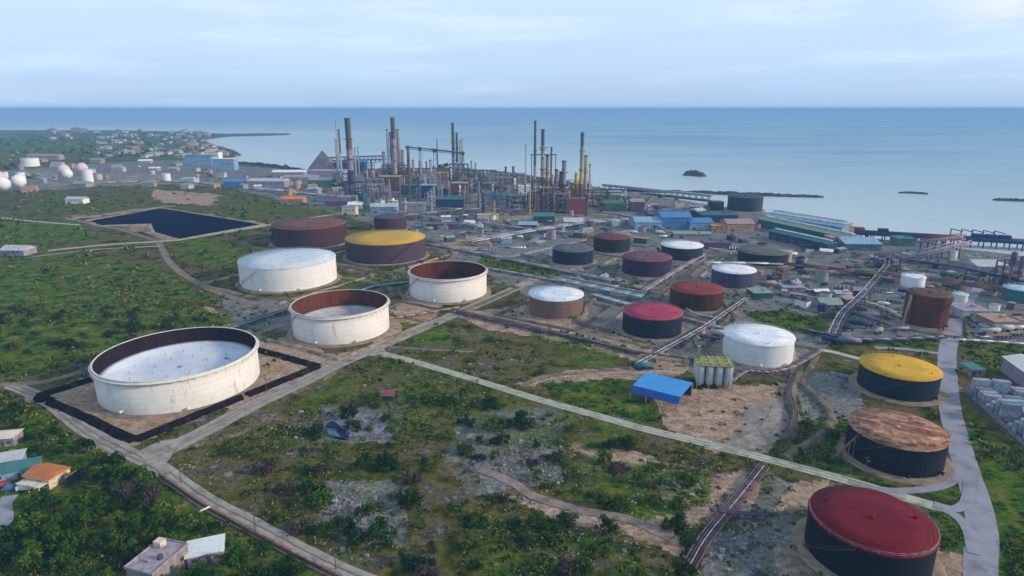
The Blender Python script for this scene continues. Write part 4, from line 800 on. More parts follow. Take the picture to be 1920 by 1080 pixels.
# long gallery between the second and third clusters, with its towers
a, c = G(762, 338), G(872, 338); za, zc = HT(762, 338, 275), HT(872, 338, 287)
root = empty('conveyor_gallery', (a[0], a[1], 0)); tag(root, 'long dark elevated gallery linking the second and third stack clusters', 'conveyor')
d = (c[0] - a[0], c[1] - a[1]); mb = MB()
mb.tube((0, 0, za), (d[0] * .4, d[1] * .4, za - 4), 1.1, 6); mb.tube((d[0] * .4, d[1] * .4, za - 4), (d[0], d[1], zc), 1.4, 6); mb.tube((0, 0, za - 3), (d[0], d[1], zc - 2.5), .5, 5); mb.build('gallery', pm('dark teal'), root)
for u, w in ((.05, 5), (.25, 5), (.5, 7), (.97, 5)):
    z = za + (zc - za) * u; mb = MB(); mb.box((d[0] * u, d[1] * u, z - 1), (w, 4, 6)); mb.build('transfer_house', pm('dark teal'), root)
    mb = MB()
    for sx_ in (-1, 1): mb.tube((d[0] * u + sx_ * w * .7, d[1] * u, 0), (d[0] * u + sx_ * w * .25, d[1] * u, z - 3), .45, 5)
    for k in range(5): zz = z * k / 5; q = w * (.7 - .45 * k / 5); q2 = w * (.7 - .45 * (k + 1) / 5); mb.tube((d[0] * u - q, d[1] * u, zz), (d[0] * u + q2, d[1] * u, z * (k + 1) / 5), .22, 4)
    mb.build('trestle', pm('dark blue'), root)
x, y = G(1018, 391); z = HT(1018, 391, 290)
root = empty('platform', (x, y - 1, 0)); tag(root, 'wide cross platform with cross arms spanning the yellow banded stack tops', 'platform')
mb = MB(); mb.box((0, 0, z), (30, 3, 1)); mb.box((0, 0, z + 8), (12, 2, .6)); mb.build('deck', pm('dark teal'), root); mb = MB()
for q in (-14, 14): mb.box((q, 0, z / 2), (.8, .8, z))
mb.build('leg', pm('dark teal'), root)

# ------------------------------------------------------------------ pipe racks and pipelines
def pipe_rack(pts, npipe, rad, zh, cols, label, w=None, spacing=14.0, trestle='dark grey'):
    P = smooth_line(GP(pts), 3) if len(pts) > 2 else dense(GP(pts), 6, False)
    root = empty('pipe_rack' if zh > 1.6 else 'pipeline', (P[0][0], P[0][1], 0)); tag(root, label, 'pipe rack' if zh > 1.6 else 'pipeline', 'pipe runs across the tank farm')
    o0 = P[0]; w = w or npipe * rad * 3.0
    nrm = []
    for i in range(len(P)):
        a, c = P[max(i - 1, 0)], P[min(i + 1, len(P) - 1)]; dx, dy = c[0] - a[0], c[1] - a[1]; l = math.hypot(dx, dy) or 1; nrm.append((-dy / l, dx / l))
    for k in range(npipe):
        off = (k - (npipe - 1) / 2) * w / max(npipe, 1); mb = MB(); rr_ = rad * (1, .7, .85, .6, 1.1)[k % 5]
        for i in range(len(P) - 1):
            p, q = P[i], P[i + 1]
            mb.tube((p[0] - o0[0] + nrm[i][0] * off, p[1] - o0[1] + nrm[i][1] * off, zh + rr_), (q[0] - o0[0] + nrm[i + 1][0] * off, q[1] - o0[1] + nrm[i + 1][1] * off, zh + rr_), rr_, 7)
        mb.build('pipe', pm(cols[k % len(cols)]), root)
    tot = 0; seg = []; 
    for i in range(len(P) - 1): seg.append(math.hypot(P[i + 1][0] - P[i][0], P[i + 1][1] - P[i][1]))
    tot = sum(seg); n = min(90, max(2, int(tot / spacing)))
    mb = MB(); mb.box((0, 0, zh / 2 - .1), (.35, .35, zh)) if npipe < 2 else None
    if npipe >= 2:
        for q in (-w / 2, w / 2): mb.box((0, q, zh / 2 - .1), (.4, .4, zh))
        mb.box((0, 0, zh - .2), (.4, w + 1.2, .4))
    td = mb.data('support', pm(trestle))
    for j in range(n):
        t_ = tot * (j + .5) / n; i = 0
        while i < len(seg) - 1 and t_ > seg[i]: t_ -= seg[i]; i += 1
        u = t_ / max(seg[i], 1e-6); p, q = P[i], P[i + 1]
        link('support', td, root, (p[0] + (q[0] - p[0]) * u - o0[0], p[1] + (q[1] - p[1]) * u - o0[1], 0), math.atan2(q[1] - p[1], q[0] - p[0]))
    return root
PR = [
 ([(1048, 532), (1120, 548), (1208, 566)], 5, .75, 3.5, ['silver', 'pale blue', 'silver', 'dark teal', 'pale green'], 'thick pale blue-grey pipe rack behind the crimson roofed tank'),
 ([(860, 588), (960, 612), (1060, 632), (1150, 652), (1200, 668)], 4, .36, .8, ['dark blue', 'dark grey', 'purple', 'dark grey'], 'dark pipe run along the sandy ground below the rust streaked tank'),
 ([(1112, 556), (1160, 570), (1206, 580)], 3, .6, 1.2, ['silver', 'white', 'pale blue'], 'short pale pipes behind the crimson roofed tank'),
 ([(1205, 552), (1260, 516), (1318, 482)], 2, .8, 1.5, ['lilac grey', 'tan'], 'straight pale pipeline cutting diagonally between the maroon roofed tanks'),
 ([(1196, 690), (1250, 660), (1320, 620), (1360, 592), (1400, 565)], 3, .33, 2.0, ['lilac grey', 'dark grey', 'silver'], 'purple-grey rack running diagonally behind the blue shed'),
 ([(1195, 668), (1290, 680), (1370, 690)], 2, .45, 2.0, ['dark grey', 'lilac grey'], 'grey pipes passing behind the silos'),
 ([(1285, 600), (1350, 618), (1362, 622)], 3, .45, 1.0, ['tan', 'cream', 'lilac grey'], 'cream pipes between crimson roof and white cylinder tank'),
 ([(1490, 700), (1478, 740), (1492, 775), (1478, 830)], 3, .3, 1.0, ['purple', 'dark grey', 'brown'], 'purple pipe run bending round the sandy yard'),
 ([(1370, 720), (1400, 700), (1440, 702), (1490, 690), (1540, 660)], 3, .3, 1.2, ['pink', 'lilac grey', 'purple'], 'pink and lilac pipes below the white cylinder tank'),
 ([(1432, 878), (1395, 925), (1360, 968), (1322, 1015), (1290, 1070)], 5, .28, .8, ['purple', 'dark grey', 'lilac grey', 'purple', 'brown'], 'ladder-like purple pipe rack in the scrub before the deep red roof'),
 ([(1330, 962), (1380, 968), (1440, 972)], 2, .35, 1.0, ['purple', 'dark grey'], 'short cross pipe at the foot of the ladder-like rack'),
 ([(1320, 500), (1440, 502), (1560, 512), (1700, 528)], 3, .5, 3.0, ['white', 'pale blue', 'silver'], 'long white pipes passing behind the indigo sided tank'),
 ([(1330, 470), (1400, 482), (1460, 492)], 2, .6, 2.0, ['cream', 'yellow'], 'cream pipes beside the low dark navy tank'),
 ([(1470, 505), (1600, 520), (1740, 535), (1900, 560)], 5, .55, 4.0, ['rust brown', 'green', 'brown', 'purple', 'brick red'], 'long rust and green rack sweeping past the small white tank'),
 ([(1560, 640), (1580, 600), (1620, 560), (1665, 505)], 4, .5, 4.0, ['dark blue', 'lilac grey', 'dark grey', 'silver'], 'dark blue rack climbing from the grass triangle to the manifold frame'),
 ([(1500, 620), (1600, 640), (1700, 640), (1770, 636)], 4, .4, 1.2, ['dark blue', 'dark grey', 'lilac grey', 'dark grey'], 'dark low pipes in front of the tall rusty tank'),
 ([(1700, 500), (1800, 515), (1930, 545)], 4, .6, 5.0, ['dark blue', 'lilac grey', 'purple', 'silver'], 'dark blue high rack between gantry and small white tank'),
 ([(1410, 530), (1520, 548), (1640, 575), (1690, 600)], 3, .4, 1.0, ['pale green', 'lilac grey', 'white'], 'pale pipes crossing the middle of the pipe yard'),
 ([(1430, 545), (1560, 575), (1680, 615)], 3, .4, 1.0, ['lilac grey', 'dark grey', 'pink'], 'pinkish pipes along the grass triangle edge'),
 ([(800, 460), (900, 478), (1030, 505), (1150, 530)], 4, .6, 1.2, ['lilac grey', 'purple', 'silver', 'dark grey'], 'lilac pipe run from the wide yellow roof to the dull grey-green roof'),
 ([(915, 505), (1000, 520), (1060, 532)], 3, .5, 1.0, ['silver', 'lilac grey', 'dark grey'], 'pale pipes starting beside the dark red inside tank'),
 ([(740, 600), (800, 590), (860, 580)], 2, .5, 1.0, ['tan', 'rust brown'], 'tan pipes crossing under the main road'),
 ([(380, 640), (430, 622), (490, 602), (550, 582)], 3, .5, 1.4, ['dark grey', 'silver', 'dark teal'], 'dark pipes running between the two nearest white open tanks'),
 ([(660, 556), (700, 540), (766, 532)], 3, .5, 1.2, ['pale blue', 'silver', 'dark blue'], 'pale blue pipes joining the two smaller open tanks'),
 ([(120, 700), (150, 690), (165, 712)], 2, .4, 1.2, ['dark teal', 'purple'], 'short dark pipes at the scrub side of the biggest tank'),
 ([(880, 462), (1000, 440), (1100, 425), (1180, 418)], 5, .6, 4.0, ['silver', 'lilac grey', 'purple', 'white', 'grey'], 'long silver rack leading to the blue roofed sheds'),
 ([(690, 420), (780, 408), (900, 398), (1000, 402)], 4, .6, 4.0, ['lilac grey', 'silver', 'brown', 'white'], 'lilac rack in front of the workshops behind the wide yellow roof'),
 ([(560, 372), (680, 388), (800, 412), (900, 432)], 3, .6, 3.0, ['grey', 'silver', 'lilac grey'], 'grey rack crossing behind the wide yellow roof'),
 ([(900, 420), (980, 432), (1060, 440), (1150, 452)], 4, .6, 2.0, ['grey', 'pink', 'lilac grey', 'silver'], 'pink and grey rack behind the dull grey-green roof'),
 ([(1090, 400), (1180, 412), (1250, 440)], 3, .6, 3.0, ['brown', 'pink', 'silver'], 'brown rack between the brick red furnace and blue sheds'),
 ([(1260, 560), (1300, 590), (1350, 600)], 2, .4, 1.0, ['silver', 'grey'], 'grey pipes between the red-brown roof and crimson roof'),
 ([(470, 356), (560, 366), (640, 372)], 3, .6, 3.0, ['silver', 'lilac grey', 'white'], 'silver rack near the green roofed hall'),
 ([(190, 345), (300, 342), (420, 348), (540, 360)], 3, .6, 2.0, ['silver', 'pink', 'grey'], 'pinkish pipe run across the far tank park'),
 ([(760, 385), (850, 400), (950, 410)], 3, .6, 4.0, ['dark teal', 'silver', 'lilac grey'], 'teal-grey rack before the long teal building'),
 ([(1790, 640), (1860, 644), (1940, 650)], 2, .45, 1.0, ['white', 'dark grey'], 'white pipe at the edge of the green verge beyond the road'),
 ([(1640, 480), (1740, 498), (1860, 520)], 3, .5, 1.5, ['lilac grey', 'silver', 'dark grey'], 'lilac pipes in front of the coastal gantry')]
for (pts, n, r_, z_, cl, lab) in PR: pipe_rack(pts, n, r_, z_, cl, lab)

# coastal gantry (white sloping truss on purple legs)
def gantry(p0, p1, z0, z1, label, col='white', leg='purple', w=5):
    a, c = G(*p0), G(*p1); root = empty('conveyor_gantry', (a[0], a[1], 0)); tag(root, label, 'gantry')
    dx, dy = c[0] - a[0], c[1] - a[1]; mb = MB(); n = 12
    l = math.hypot(dx, dy); nx, ny = -dy / l * w / 2, dx / l * w / 2
    for s_ in (-1, 1):
        for dz in (0, 3.2): mb.tube((nx * s_, ny * s_, z0 + dz), (dx + nx * s_, dy + ny * s_, z1 + dz), .35, 4)
        for i in range(n):
            u, v = i / n, (i + 1) / n; za, zb = z0 + (z1 - z0) * u, z0 + (z1 - z0) * v
            mb.tube((dx * u + nx * s_, dy * u + ny * s_, za + (3.2 if i % 2 else 0)), (dx * v + nx * s_, dy * v + ny * s_, zb + (0 if i % 2 else 3.2)), .2, 4)
    mb.build('truss', pm(col), root)
    mb = MB(); mb.tube((0, 0, z0 + 1), (dx, dy, z1 + 1), 1.2, 6); mb.build('conveyor', pm('lilac grey'), root)
    for i in range(1, 6):
        u = i / 6; mb = MB(); z = z0 + (z1 - z0) * u
        for s_ in (-1, 1): mb.tube((dx * u + nx * s_ * 1.3, dy * u + ny * s_ * 1.3, 0), (dx * u + nx * s_, dy * u + ny * s_, z), .4, 5)
        mb.tube((dx * u - nx * 1.2, dy * u - ny * 1.2, z * .4), (dx * u + nx, dy * u + ny, z * .9), .2, 4)
        mb.build('leg', pm(leg), root)
gantry((1690, 494), (1810, 482), 3, 11, 'pale lilac sloping truss gantry on purple legs behind the small white tank', 'lilac grey')
gantry((1715, 478), (1800, 470), 10, 11, 'brick red level gantry behind the sloping lilac one', 'brick red', 'dark blue')

# ------------------------------------------------------------------ piers, breakwaters and reefs
rock_m = mat((0.035, 0.055, 0.06), .9, var=.5, dirt=(0.10, 0.11, 0.10), damt=.4, dscale=.1, spec=.2)
def rocks(name, pts, w, h, label, cat, m=rock_m, seed=1):
    P = dense(smooth_line(GP(pts), 4), 4, False); n = len(P); rnd = random.Random(seed); vs = []
    for i in range(n):
        a, c = P[max(i - 1, 0)], P[min(i + 1, n - 1)]; dx, dy = c[0] - a[0], c[1] - a[1]; l = math.hypot(dx, dy) or 1; nx, ny = -dy / l, dx / l
        e = math.sin(math.pi * min(1, (i + .3) / n * 1)) ** .35
        for s_, zz in ((-1, -3), (-.5, -.2), (-.15, 1), (.2, .95), (.55, -.1), (1, -3)):
            ww = w * e * s_ / 2 * rnd.uniform(.8, 1.2); vs.append((P[i][0] + nx * ww, P[i][1] + ny * ww, zz if zz < -1 else zz * h * e * rnd.uniform(.6, 1.3)))
    mb = MB(); mb.add(vs, [(i * 6 + j, i * 6 + j + 1, i * 6 + j + 7, i * 6 + j + 6) for i in range(n - 1) for j in range(5)])
    mb.add(vs[:6], [(5, 4, 3, 2, 1, 0)]); mb.add(vs[-6:], [(0, 1, 2, 3, 4, 5)]); o = mb.build(name, m)
    tag(o, label, cat)
rocks('breakwater', [(1125, 356), (1250, 360), (1380, 364), (1470, 367), (1544, 369)], 14, 3.2, 'long thin dark breakwater reaching out past the shore tanks', 'breakwater', seed=2)
rocks('breakwater', [(1198, 363), (1260, 369), (1335, 377)], 8, 2.0, 'short inner breakwater close along the shore', 'breakwater', seed=3)
rocks('rocky_islet', [(1284, 328), (1300, 327.5), (1318, 330)], 45, 7, 'small dark rocky islet alone in open water', 'islet', seed=4)
rocks('reef', [(1685, 360.5), (1712, 361), (1740, 363)], 12, 1.4, 'faint thin reef in open water off the pier', 'reef', seed=5)
rocks('reef', [(1862, 374), (1895, 375), (1960, 378)], 14, 2.2, 'dark reef beyond the end of the long pier', 'reef', seed=6)
rocks('causeway', [(420, 304), (480, 309), (530, 315), (580, 322)], 30, 5, 'dark causeway crossing the bay towards the pyramid store', 'causeway', mat((0.02, 0.06, 0.05), .9, var=.4), seed=7)
rocks('breakwater', [(376, 276), (420, 281), (450, 290)], 26, 4, 'dark breakwater sheltering the bay below the town', 'breakwater', seed=8)
rocks('sand_spit', [(430, 251.5), (500, 251), (545, 251.5)], 90, 3, 'long green spit enclosing the pale lagoon', 'spit', mat((0.05, 0.10, 0.06), .9, var=.4), seed=9)
def pier(p0, p1, w, z, label, cols, deck='dark blue'):
    a, c = G(*p0), G(*p1); dx, dy = c[0] - a[0], c[1] - a[1]; l = math.hypot(dx, dy); ang = math.atan2(dy, dx)
    root = empty('pier', (a[0], a[1], 0), ang); tag(root, label, 'pier')
    mb = MB(); mb.box((l / 2, 0, z - .2), (l, w, 2.4)); mb.build('deck', pm(deck), root)
    n = min(48, int(l / 9)); mb = MB(); 
    for q in (-w / 2 + .6, w / 2 - .6): mb.cyl((0, q, -3), .55, z + 2.6, 8)
    pd = mb.data('piling', pm('dark grey'))
    for i in range(n): link('piling', pd, root, (l * (i + .5) / n, 0, 0))
    for k in range(3): mb = MB(); mb.tube((0, -w / 3 + w / 3 * k, z + 1.2), (l, -w / 3 + w / 3 * k, z + 1.2), .5, 6); mb.build('pipe', pm(cols[k]), root)
    mb = MB(); mb.box((l / 2, -w / 2, z + 1.3), (l, .12, .1)); mb.build('railing', pm('dark grey'), root)
    return root, l
root, l_ = pier((1602, 446), (2000, 470), 13, 5.5, 'long dark loading pier running out past the frame edge', ['dark blue', 'dark grey', 'purple'])
for u in (.0, .12, .58, .64, .70):
    mb = MB(); mb.box((l_ * u + 3, 0, 7.5), (8, 6, 5)); mb.build('shelter', pm('brick red' if u == 0 else 'dark blue'), root)
for u in (.47, .52, .57, .62, .67):
    a = empty('loading_arm', (0, 0, 0)); a.parent = root; mb = MB(); mb.tube((l_ * u, 2, 4), (l_ * u, 2, 13), .5, 6); mb.tube((l_ * u, 2, 13), (l_ * u + 9, 2, 11), .4, 6); mb.build('boom', pm('dark blue'), a)
pier((612, 300), (722, 296), 9, 5, 'farther of two thin jetties between the first stack clusters', ['dark blue', 'silver', 'dark blue'])
pier((618, 306), (724, 303), 9, 5, 'closer of two thin jetties between the first stack clusters', ['dark blue', 'silver', 'dark teal'])
pier((1130, 352), (1335, 373), 6, 4, 'thin shore jetty running parallel to the inner breakwater', ['silver', 'pink', 'silver'], 'grey')

# ------------------------------------------------------------------ foreground things
# blue shed: light upper slope, steeper darker front slope, posts, open inside
A1, A2, A3, A4 = (1197, 702), (1306, 713), (1271, 744), (1186, 723)
def G3(px, py, z): x, y = G(px, py, z); return Vector((x, y, z))
b1, b2, f2, f1 = G3(*A1, 5.6), G3(*A2, 5.6), G3(*A3, 5.2), G3(*A4, 5.2)
fv_ = (f2 - f1).normalized(); pv_ = Vector((-fv_.y, fv_.x, 0)); dd_ = ((b1 - f1).dot(pv_) + (b2 - f2).dot(pv_)) / 2; f2 = f1 + fv_ * ((f2 - f1).length + 1.0)
b1 = f1 + pv_ * dd_ + Vector((0, 0, .5)); b2 = f2 + pv_ * dd_ + Vector((0, 0, .5))
e1 = f1 - pv_ * 1.6 + Vector((0, 0, -2.6)); e2 = f2 - pv_ * 1.6 + Vector((0, 0, -2.6))
cen = (b1 + b2 + f1 + f2) / 4; cen.z = 0
root = empty('open_shed', cen); tag(root, 'open sided shed with bright blue metal roof beside the sandy yard', 'shed')
th = Vector((0, 0, .18))
def slab(name, vs, m):
    mb = MB(); vv = [v - cen for v in vs]; n = len(vv); mb.add([v for v in vv] + [v + th for v in vv], [tuple(range(n - 1, -1, -1)), tuple(range(n, 2 * n))] + [(i, (i + 1) % n, n + (i + 1) % n, n + i) for i in range(n)])
    return mb.build(name, m, root)
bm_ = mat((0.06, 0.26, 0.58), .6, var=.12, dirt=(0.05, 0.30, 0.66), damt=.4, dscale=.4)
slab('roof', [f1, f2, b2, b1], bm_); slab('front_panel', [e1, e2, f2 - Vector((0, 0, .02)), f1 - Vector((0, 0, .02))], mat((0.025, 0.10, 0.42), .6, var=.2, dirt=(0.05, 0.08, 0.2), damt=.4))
for u in (0, .33, .66, 1):
    for p, q in ((b1, b2), (e1, e2)): v = p.lerp(q, u) - cen; mb = MB(); mb.box((v.x, v.y, v.z / 2), (.3, .3, v.z)); mb.build('post', pm('silver'), root)
v = (b1 + b2) / 2 - cen; mb = MB(); q = b2 - b1; mb.box((v.x, v.y - .4, 2.2), (q.length * .96, .15, 4.2), math.atan2(q.y, q.x)); mb.build('back_wall', pm('dark blue'), root)
for k in range(4): mb = MB(); p = b1.lerp(b2, .2 + .2 * k).lerp(e1.lerp(e2, .2 + .2 * k), .5) - cen; mb.box((p.x, p.y, 1), (2.4, 2, 2)); mb.build('bench', pm('dark grey'), root) if k < 1 else None
TANKS.append((cen.x, cen.y, 14))
# silo battery
sx0, sy0 = G(1341, 728); s = SCL(1341, 728)
root = empty('silo_battery', (sx0, sy0 + 5, 0), -.12); tag(root, 'battery of silver upright silos with yellow topped deck in front of the white cylinder tank', 'silos'); TANKS.append((sx0, sy0 + 5, 11))
sil = MB(); sil.lathe([(.5, .4), (1.75, 2.2), (1.75, 9.4), (.4, 10.4)], 16); sdt = sil.data('silo', mat((0.50, 0.56, 0.58), .5, metal=0, var=.25, dirt=(0.16, 0.20, 0.20), damt=.5, streak=True, dscale=.6))
for i in range(4):
    for j in range(3): link('silo', sdt, root, (-5.8 + 3.85 * i, -4 + 3.85 * j, 0))
ym = mat((0.28, 0.29, 0.12), .6, var=.3, dirt=(0.20, 0.20, 0.08), damt=.4); mb = MB(); mb.box((0, 0, 10.3), (15.2, 11.5, .25)); dk = mb.build('deck', ym, root); mb = MB()
for i in range(9):
    for q in (-5.6, 5.6): mb.box((-7.4 + 14.8 * i / 8, q, 11), (.1, .1, 1.2))
for q in (-5.6, 5.6):
    for z in (11, 11.6): mb.box((0, q, z), (15, .1, .1))
mb.build('railing', ym, dk)
for i in range(4):
    for j in range(3): mb = MB(); mb.cyl((-5.8 + 3.85 * i, -4 + 3.85 * j, 10.4), .8, 1.0, 10, .4); mb.build('silo_cap', ym, root)
mb = MB(); mb.box((-6, 3, 13.2), (1.6, 1.6, 5.6)); mb.build('elevator_head', ym, root)
for i in range(4): mb = MB(); mb.box((-7.4 + 4.9 * i, -6, 1.2), (.35, .35, 2.6)); mb.build('leg', steel_m, root)
# teal pump skid
x, y = G(1208, 692); root = empty('pump_skid', (x, y, 0), .2); tag(root, 'teal and blue pump skid behind the blue roofed shed', 'pump skid')
mb = MB(); mb.tube((-3.5, 0, 2), (3.5, 0, 2), 1.3, 12); mb.build('vessel', pm('teal'), root); mb = MB(); mb.tube((-3, 3, 1.4), (3, 3, 1.4), .9, 12); mb.build('vessel', pm('pale blue'), root)
mb = MB(); mb.box((0, 1.5, .3), (8.5, 6, .5)); mb.build('base', pm('dark blue'), root)
# ruined slab with open pit
cc = G(672, 800)
slabm = mat((0.20, 0.185, 0.26), .85, var=.3, dirt=(0.08, 0.09, 0.07), damt=.4, dscale=.15, bump=.3)
def poly_slab(name, pts, z, m, lab, cat):
    P = GP(pts); mb = MB(); n = len(P); mb.add([(x, y, -.1) for x, y in P] + [(x, y, z) for x, y in P], [tuple(range(n - 1, -1, -1)), tuple(range(n, 2 * n))] + [(i, (i + 1) % n, n + (i + 1) % n, n + i) for i in range(n)])
    o = mb.build(name, m); me_ = o.data; me_.validate(); tag(o, lab, cat); return o
poly_slab('concrete_slab', [(628, 792), (650, 777), (718, 778), (728, 800), (700, 818), (655, 820)], .5, slabm, 'lilac-grey broken concrete slab in the scrub', 'slab')
poly_slab('sunken_tank', [(612, 800), (622, 792), (656, 815), (648, 826), (628, 822)], .75, mat((0.012, 0.016, 0.085), .7), 'dark navy lined pit edge against the broken slab', 'pit')
poly_slab('tarpaulin', [(611, 806), (626, 808), (640, 824), (616, 818)], .9, pm('teal'), 'teal sheet lying beside the navy pit', 'tarpaulin')
building(724, 752, 26, 6, 5, 'dark blue', 'brick red', 'tiny red roofed hut alone in the central scrub', kind='hut', style='gable')
# house with orange roof etc., lower left
def house(p, w, d, h, rz, wall, roofm, label, style='gable', kind='house', porch=False):
    x, y = G(*p); root = empty(kind, (x, y, 0), rz); tag(root, label, kind); TANKS.append((x, y, max(w, d) * .75))
    mb = MB(); mb.box((0, 0, h / 2), (w, d, h)); mb.build('wall', wall, root)
    mb = MB(); e = .5
    if style == 'gable':
        g = d * .2; vs = [(-w / 2 - e, -d / 2 - e, h), (w / 2 + e, -d / 2 - e, h), (w / 2 + e, d / 2 + e, h), (-w / 2 - e, d / 2 + e, h), (-w / 2 - e, 0, h + g), (w / 2 + e, 0, h + g)]
        mb.add(vs, [(0, 1, 5, 4), (2, 3, 4, 5), (0, 4, 3), (1, 2, 5), (3, 2, 1, 0)])
    else: mb.add([(-w / 2 - e, -d / 2 - e, h), (w / 2 + e, -d / 2 - e, h), (w / 2 + e, d / 2 + e, h + .8), (-w / 2 - e, d / 2 + e, h + .8), (-w / 2 - e, -d / 2 - e, h + .2), (w / 2 + e, -d / 2 - e, h + .2), (w / 2 + e, d / 2 + e, h + 1), (-w / 2 - e, d / 2 + e, h + 1)], [(3, 2, 1, 0), (4, 5, 6, 7), (0, 1, 5, 4), (1, 2, 6, 5), (2, 3, 7, 6), (3, 0, 4, 7)])
    mb.build('roof', roofm, root)
    dr = MB(); dr.box((w * .1, -d / 2 - .04, 1.05), (1.0, .1, 2.1)); dr.build('door', pm('brown'), root)
    for q in (-.3, .33): wn = MB(); wn.box((w * q, -d / 2 - .04, 1.6), (1.2, .1, 1.1)); wo = wn.build('window', glass_m, root); fr_ = MB(); fr_.box((w * q, -d / 2 - .06, 1.0), (1.5, .2, .12)); fr_.build('sill', pm('cream'), wo)
    if porch:
        mb = MB(); mb.box((0, -d / 2 - 1.6, 2.5), (w, 3, .15)); mb.build('porch_roof', pm('cream'), root)
        for q in (-.45, 0, .45): mb = MB(); mb.box((w * q, -d / 2 - 2.9, 1.2), (.2, .2, 2.5)); mb.build('post', pm('cream'), root)
    return root
house((92, 902), 9.5, 7.5, 3.4, -.25, pm('cream'), mat((0.48, 0.17, 0.055), .8, var=.25, dirt=(0.30, 0.13, 0.07), damt=.4), 'house with orange tiled roof and cream walls beside the parked van', porch=True)
house((32, 892), 13, 5, 3.0, .45, pm('pale blue'), pm('teal'), 'low house with bright teal metal roof next to the orange roofed one', 'mono')
house((10, 830), 9, 6.5, 3.2, .2, pm('lilac grey'), pm('cream'), 'pale lilac house with cream roof behind the teal roofed one', 'gable')
house((20, 872), 8, 5, 2.8, .4, pm('grey'), pm('silver'), 'grey roofed annexe between the cream and teal roofs', 'mono', kind='annexe')
for q_ in ((60, 925), (100, 930), (125, 915), (20, 925), (130, 890)): TANKS.append((*G(*q_), 2.0))
x0, y0 = G(128, 908); root = empty('garden_wall', (x0, y0, 0), 1.35); tag(root, 'yellow topped purple compound wall beside the orange roofed house', 'wall')
mb = MB(); mb.box((6, 0, 1.3), (13, .35, 2.6)); mb.build('wall', pm('purple'), root); mb = MB(); mb.box((6, 0, 2.7), (13.2, .5, .2)); mb.build('coping', pm('yellow'), root)
def vehicle(p, rz, col, label, kind, lgt=4.6, van=False):
    x, y = G(*p); root = empty(kind, (x, y, 0), rz); tag(root, label, kind.split('_')[-1]); w = 1.9 if not van else 2.1; hb = .95 if not van else 1.5
    prof = [(-lgt / 2, .35), (lgt / 2, .35), (lgt / 2, hb * .8), (lgt / 2 - .3, hb), (-lgt / 2, hb)]
    mb = MB(); vs = [(x_, -w / 2, z_) for x_, z_ in prof] + [(x_, w / 2, z_) for x_, z_ in prof]; n = 5
    mb.add(vs, [tuple(range(n)), tuple(range(2 * n - 1, n - 1, -1))] + [(i, n + i, n + (i + 1) % n, (i + 1) % n) for i in range(n)]); mb.build('body', mat(col, .35, var=.05, spec=.5), root)
    mb = MB(); mb.box((-.3 if not van else -.4, 0, hb + .3), (lgt * .55 if not van else lgt * .72, w * .9, .62), taper=.8); mb.build('cabin', mat(col, .35, var=.05, spec=.5), root)
    mb = MB(); mb.box((-.3 if not van else -.4, 0, hb + .3), (lgt * .557 if not van else lgt * .727, w * .8, .42), taper=.84); mb.build('windscreen', glass_m, root)
    wl = MB(); wl.tube((0, -.12, .36), (0, .12, .36), .36, 12); wd_ = wl.data('wheel', pm('dark grey'))
    for a in (-.31, .31):
        for q in (-w / 2, w / 2): link('wheel', wd_, root, (lgt * a, q, 0))
    for q in (-.65, .65): mb = MB(); mb.box((lgt / 2, q, hb * .65), (.08, .3, .18)); mb.build('headlight', mat((.8, .8, .75), .2), root)
vehicle((52, 917), .25, (0.75, 0.76, 0.78), 'white van parked in front of the orange roofed house', 'parked_van', 5.4, True)
vehicle((22, 918), .3, (0.04, 0.14, 0.42), 'blue car parked between the white van and the teal roofed house', 'parked_car')
vehicle((4, 912), .5, (0.30, 0.06, 0.05), 'dull red car parked at the teal house wall by the frame edge', 'parked_car')
# old concrete water tank and white-roofed shed at the bottom
HB = 5.5; q1, q2, q3 = G3(262, 1040, HB), G3(303, 1012, HB), G3(351, 1023, HB); ex_ = (q3 - q2); ey_ = Vector((ex_.y, -ex_.x, 0)); ey_ = ey_.normalized() * abs((q1 - q2).dot(ey_.normalized())); ctr = q2 + ex_ / 2 + ey_ * .9; bw, bd_ = ex_.length, ey_.length * 1.8
root = empty('concrete_building', (ctr.x, ctr.y, 0), math.atan2(ex_.y, ex_.x)); tag(root, 'flat roofed lilac-grey concrete building among trees at the bottom edge', 'building'); TANKS.append((ctr.x, ctr.y, 8))
cm_ = mat((0.34, 0.31, 0.35), .85, var=.2, dirt=(0.16, 0.14, 0.15), damt=.4, dscale=.5)
mb = MB(); mb.box((0, 0, HB / 2), (bw, bd_, HB)); mb.build('wall', mat((0.30, 0.27, 0.25), .9, var=.25, dirt=(0.15, 0.13, 0.12), damt=.5, streak=True), root)
mb = MB(); mb.box((0, 0, HB + .12), (bw + .5, bd_ + .5, .24)); rf = mb.build('roof', cm_, root)
for a_, b_2, c_2, d_2 in ((0, bd_ / 2 + .15, bw + .5, .2), (0, -bd_ / 2 - .15, bw + .5, .2), (bw / 2 + .15, 0, .2, bd_ + .1), (-bw / 2 - .15, 0, .2, bd_ + .1)): mb = MB(); mb.box((a_, b_2, HB + .45), (c_2, d_2, .45)); mb.build('parapet', cm_, rf)
mb = MB(); mb.box((-bw * .28, bd_ * .3, HB + 1.1), (2.2, 2.0, 1.7)); mb.build('rooftop_hut', pm('cream'), root); mb = MB(); mb.cyl((bw * .2, -bd_ * .05, HB + .2), .7, 1.1, 14); mb.build('water_tank', pm('dark grey'), root); mb = MB(); mb.box((-bw * .1, -bd_ * .2, HB + .5), (1.4, 1.0, .6)); mb.build('air_unit', pm('grey'), root)
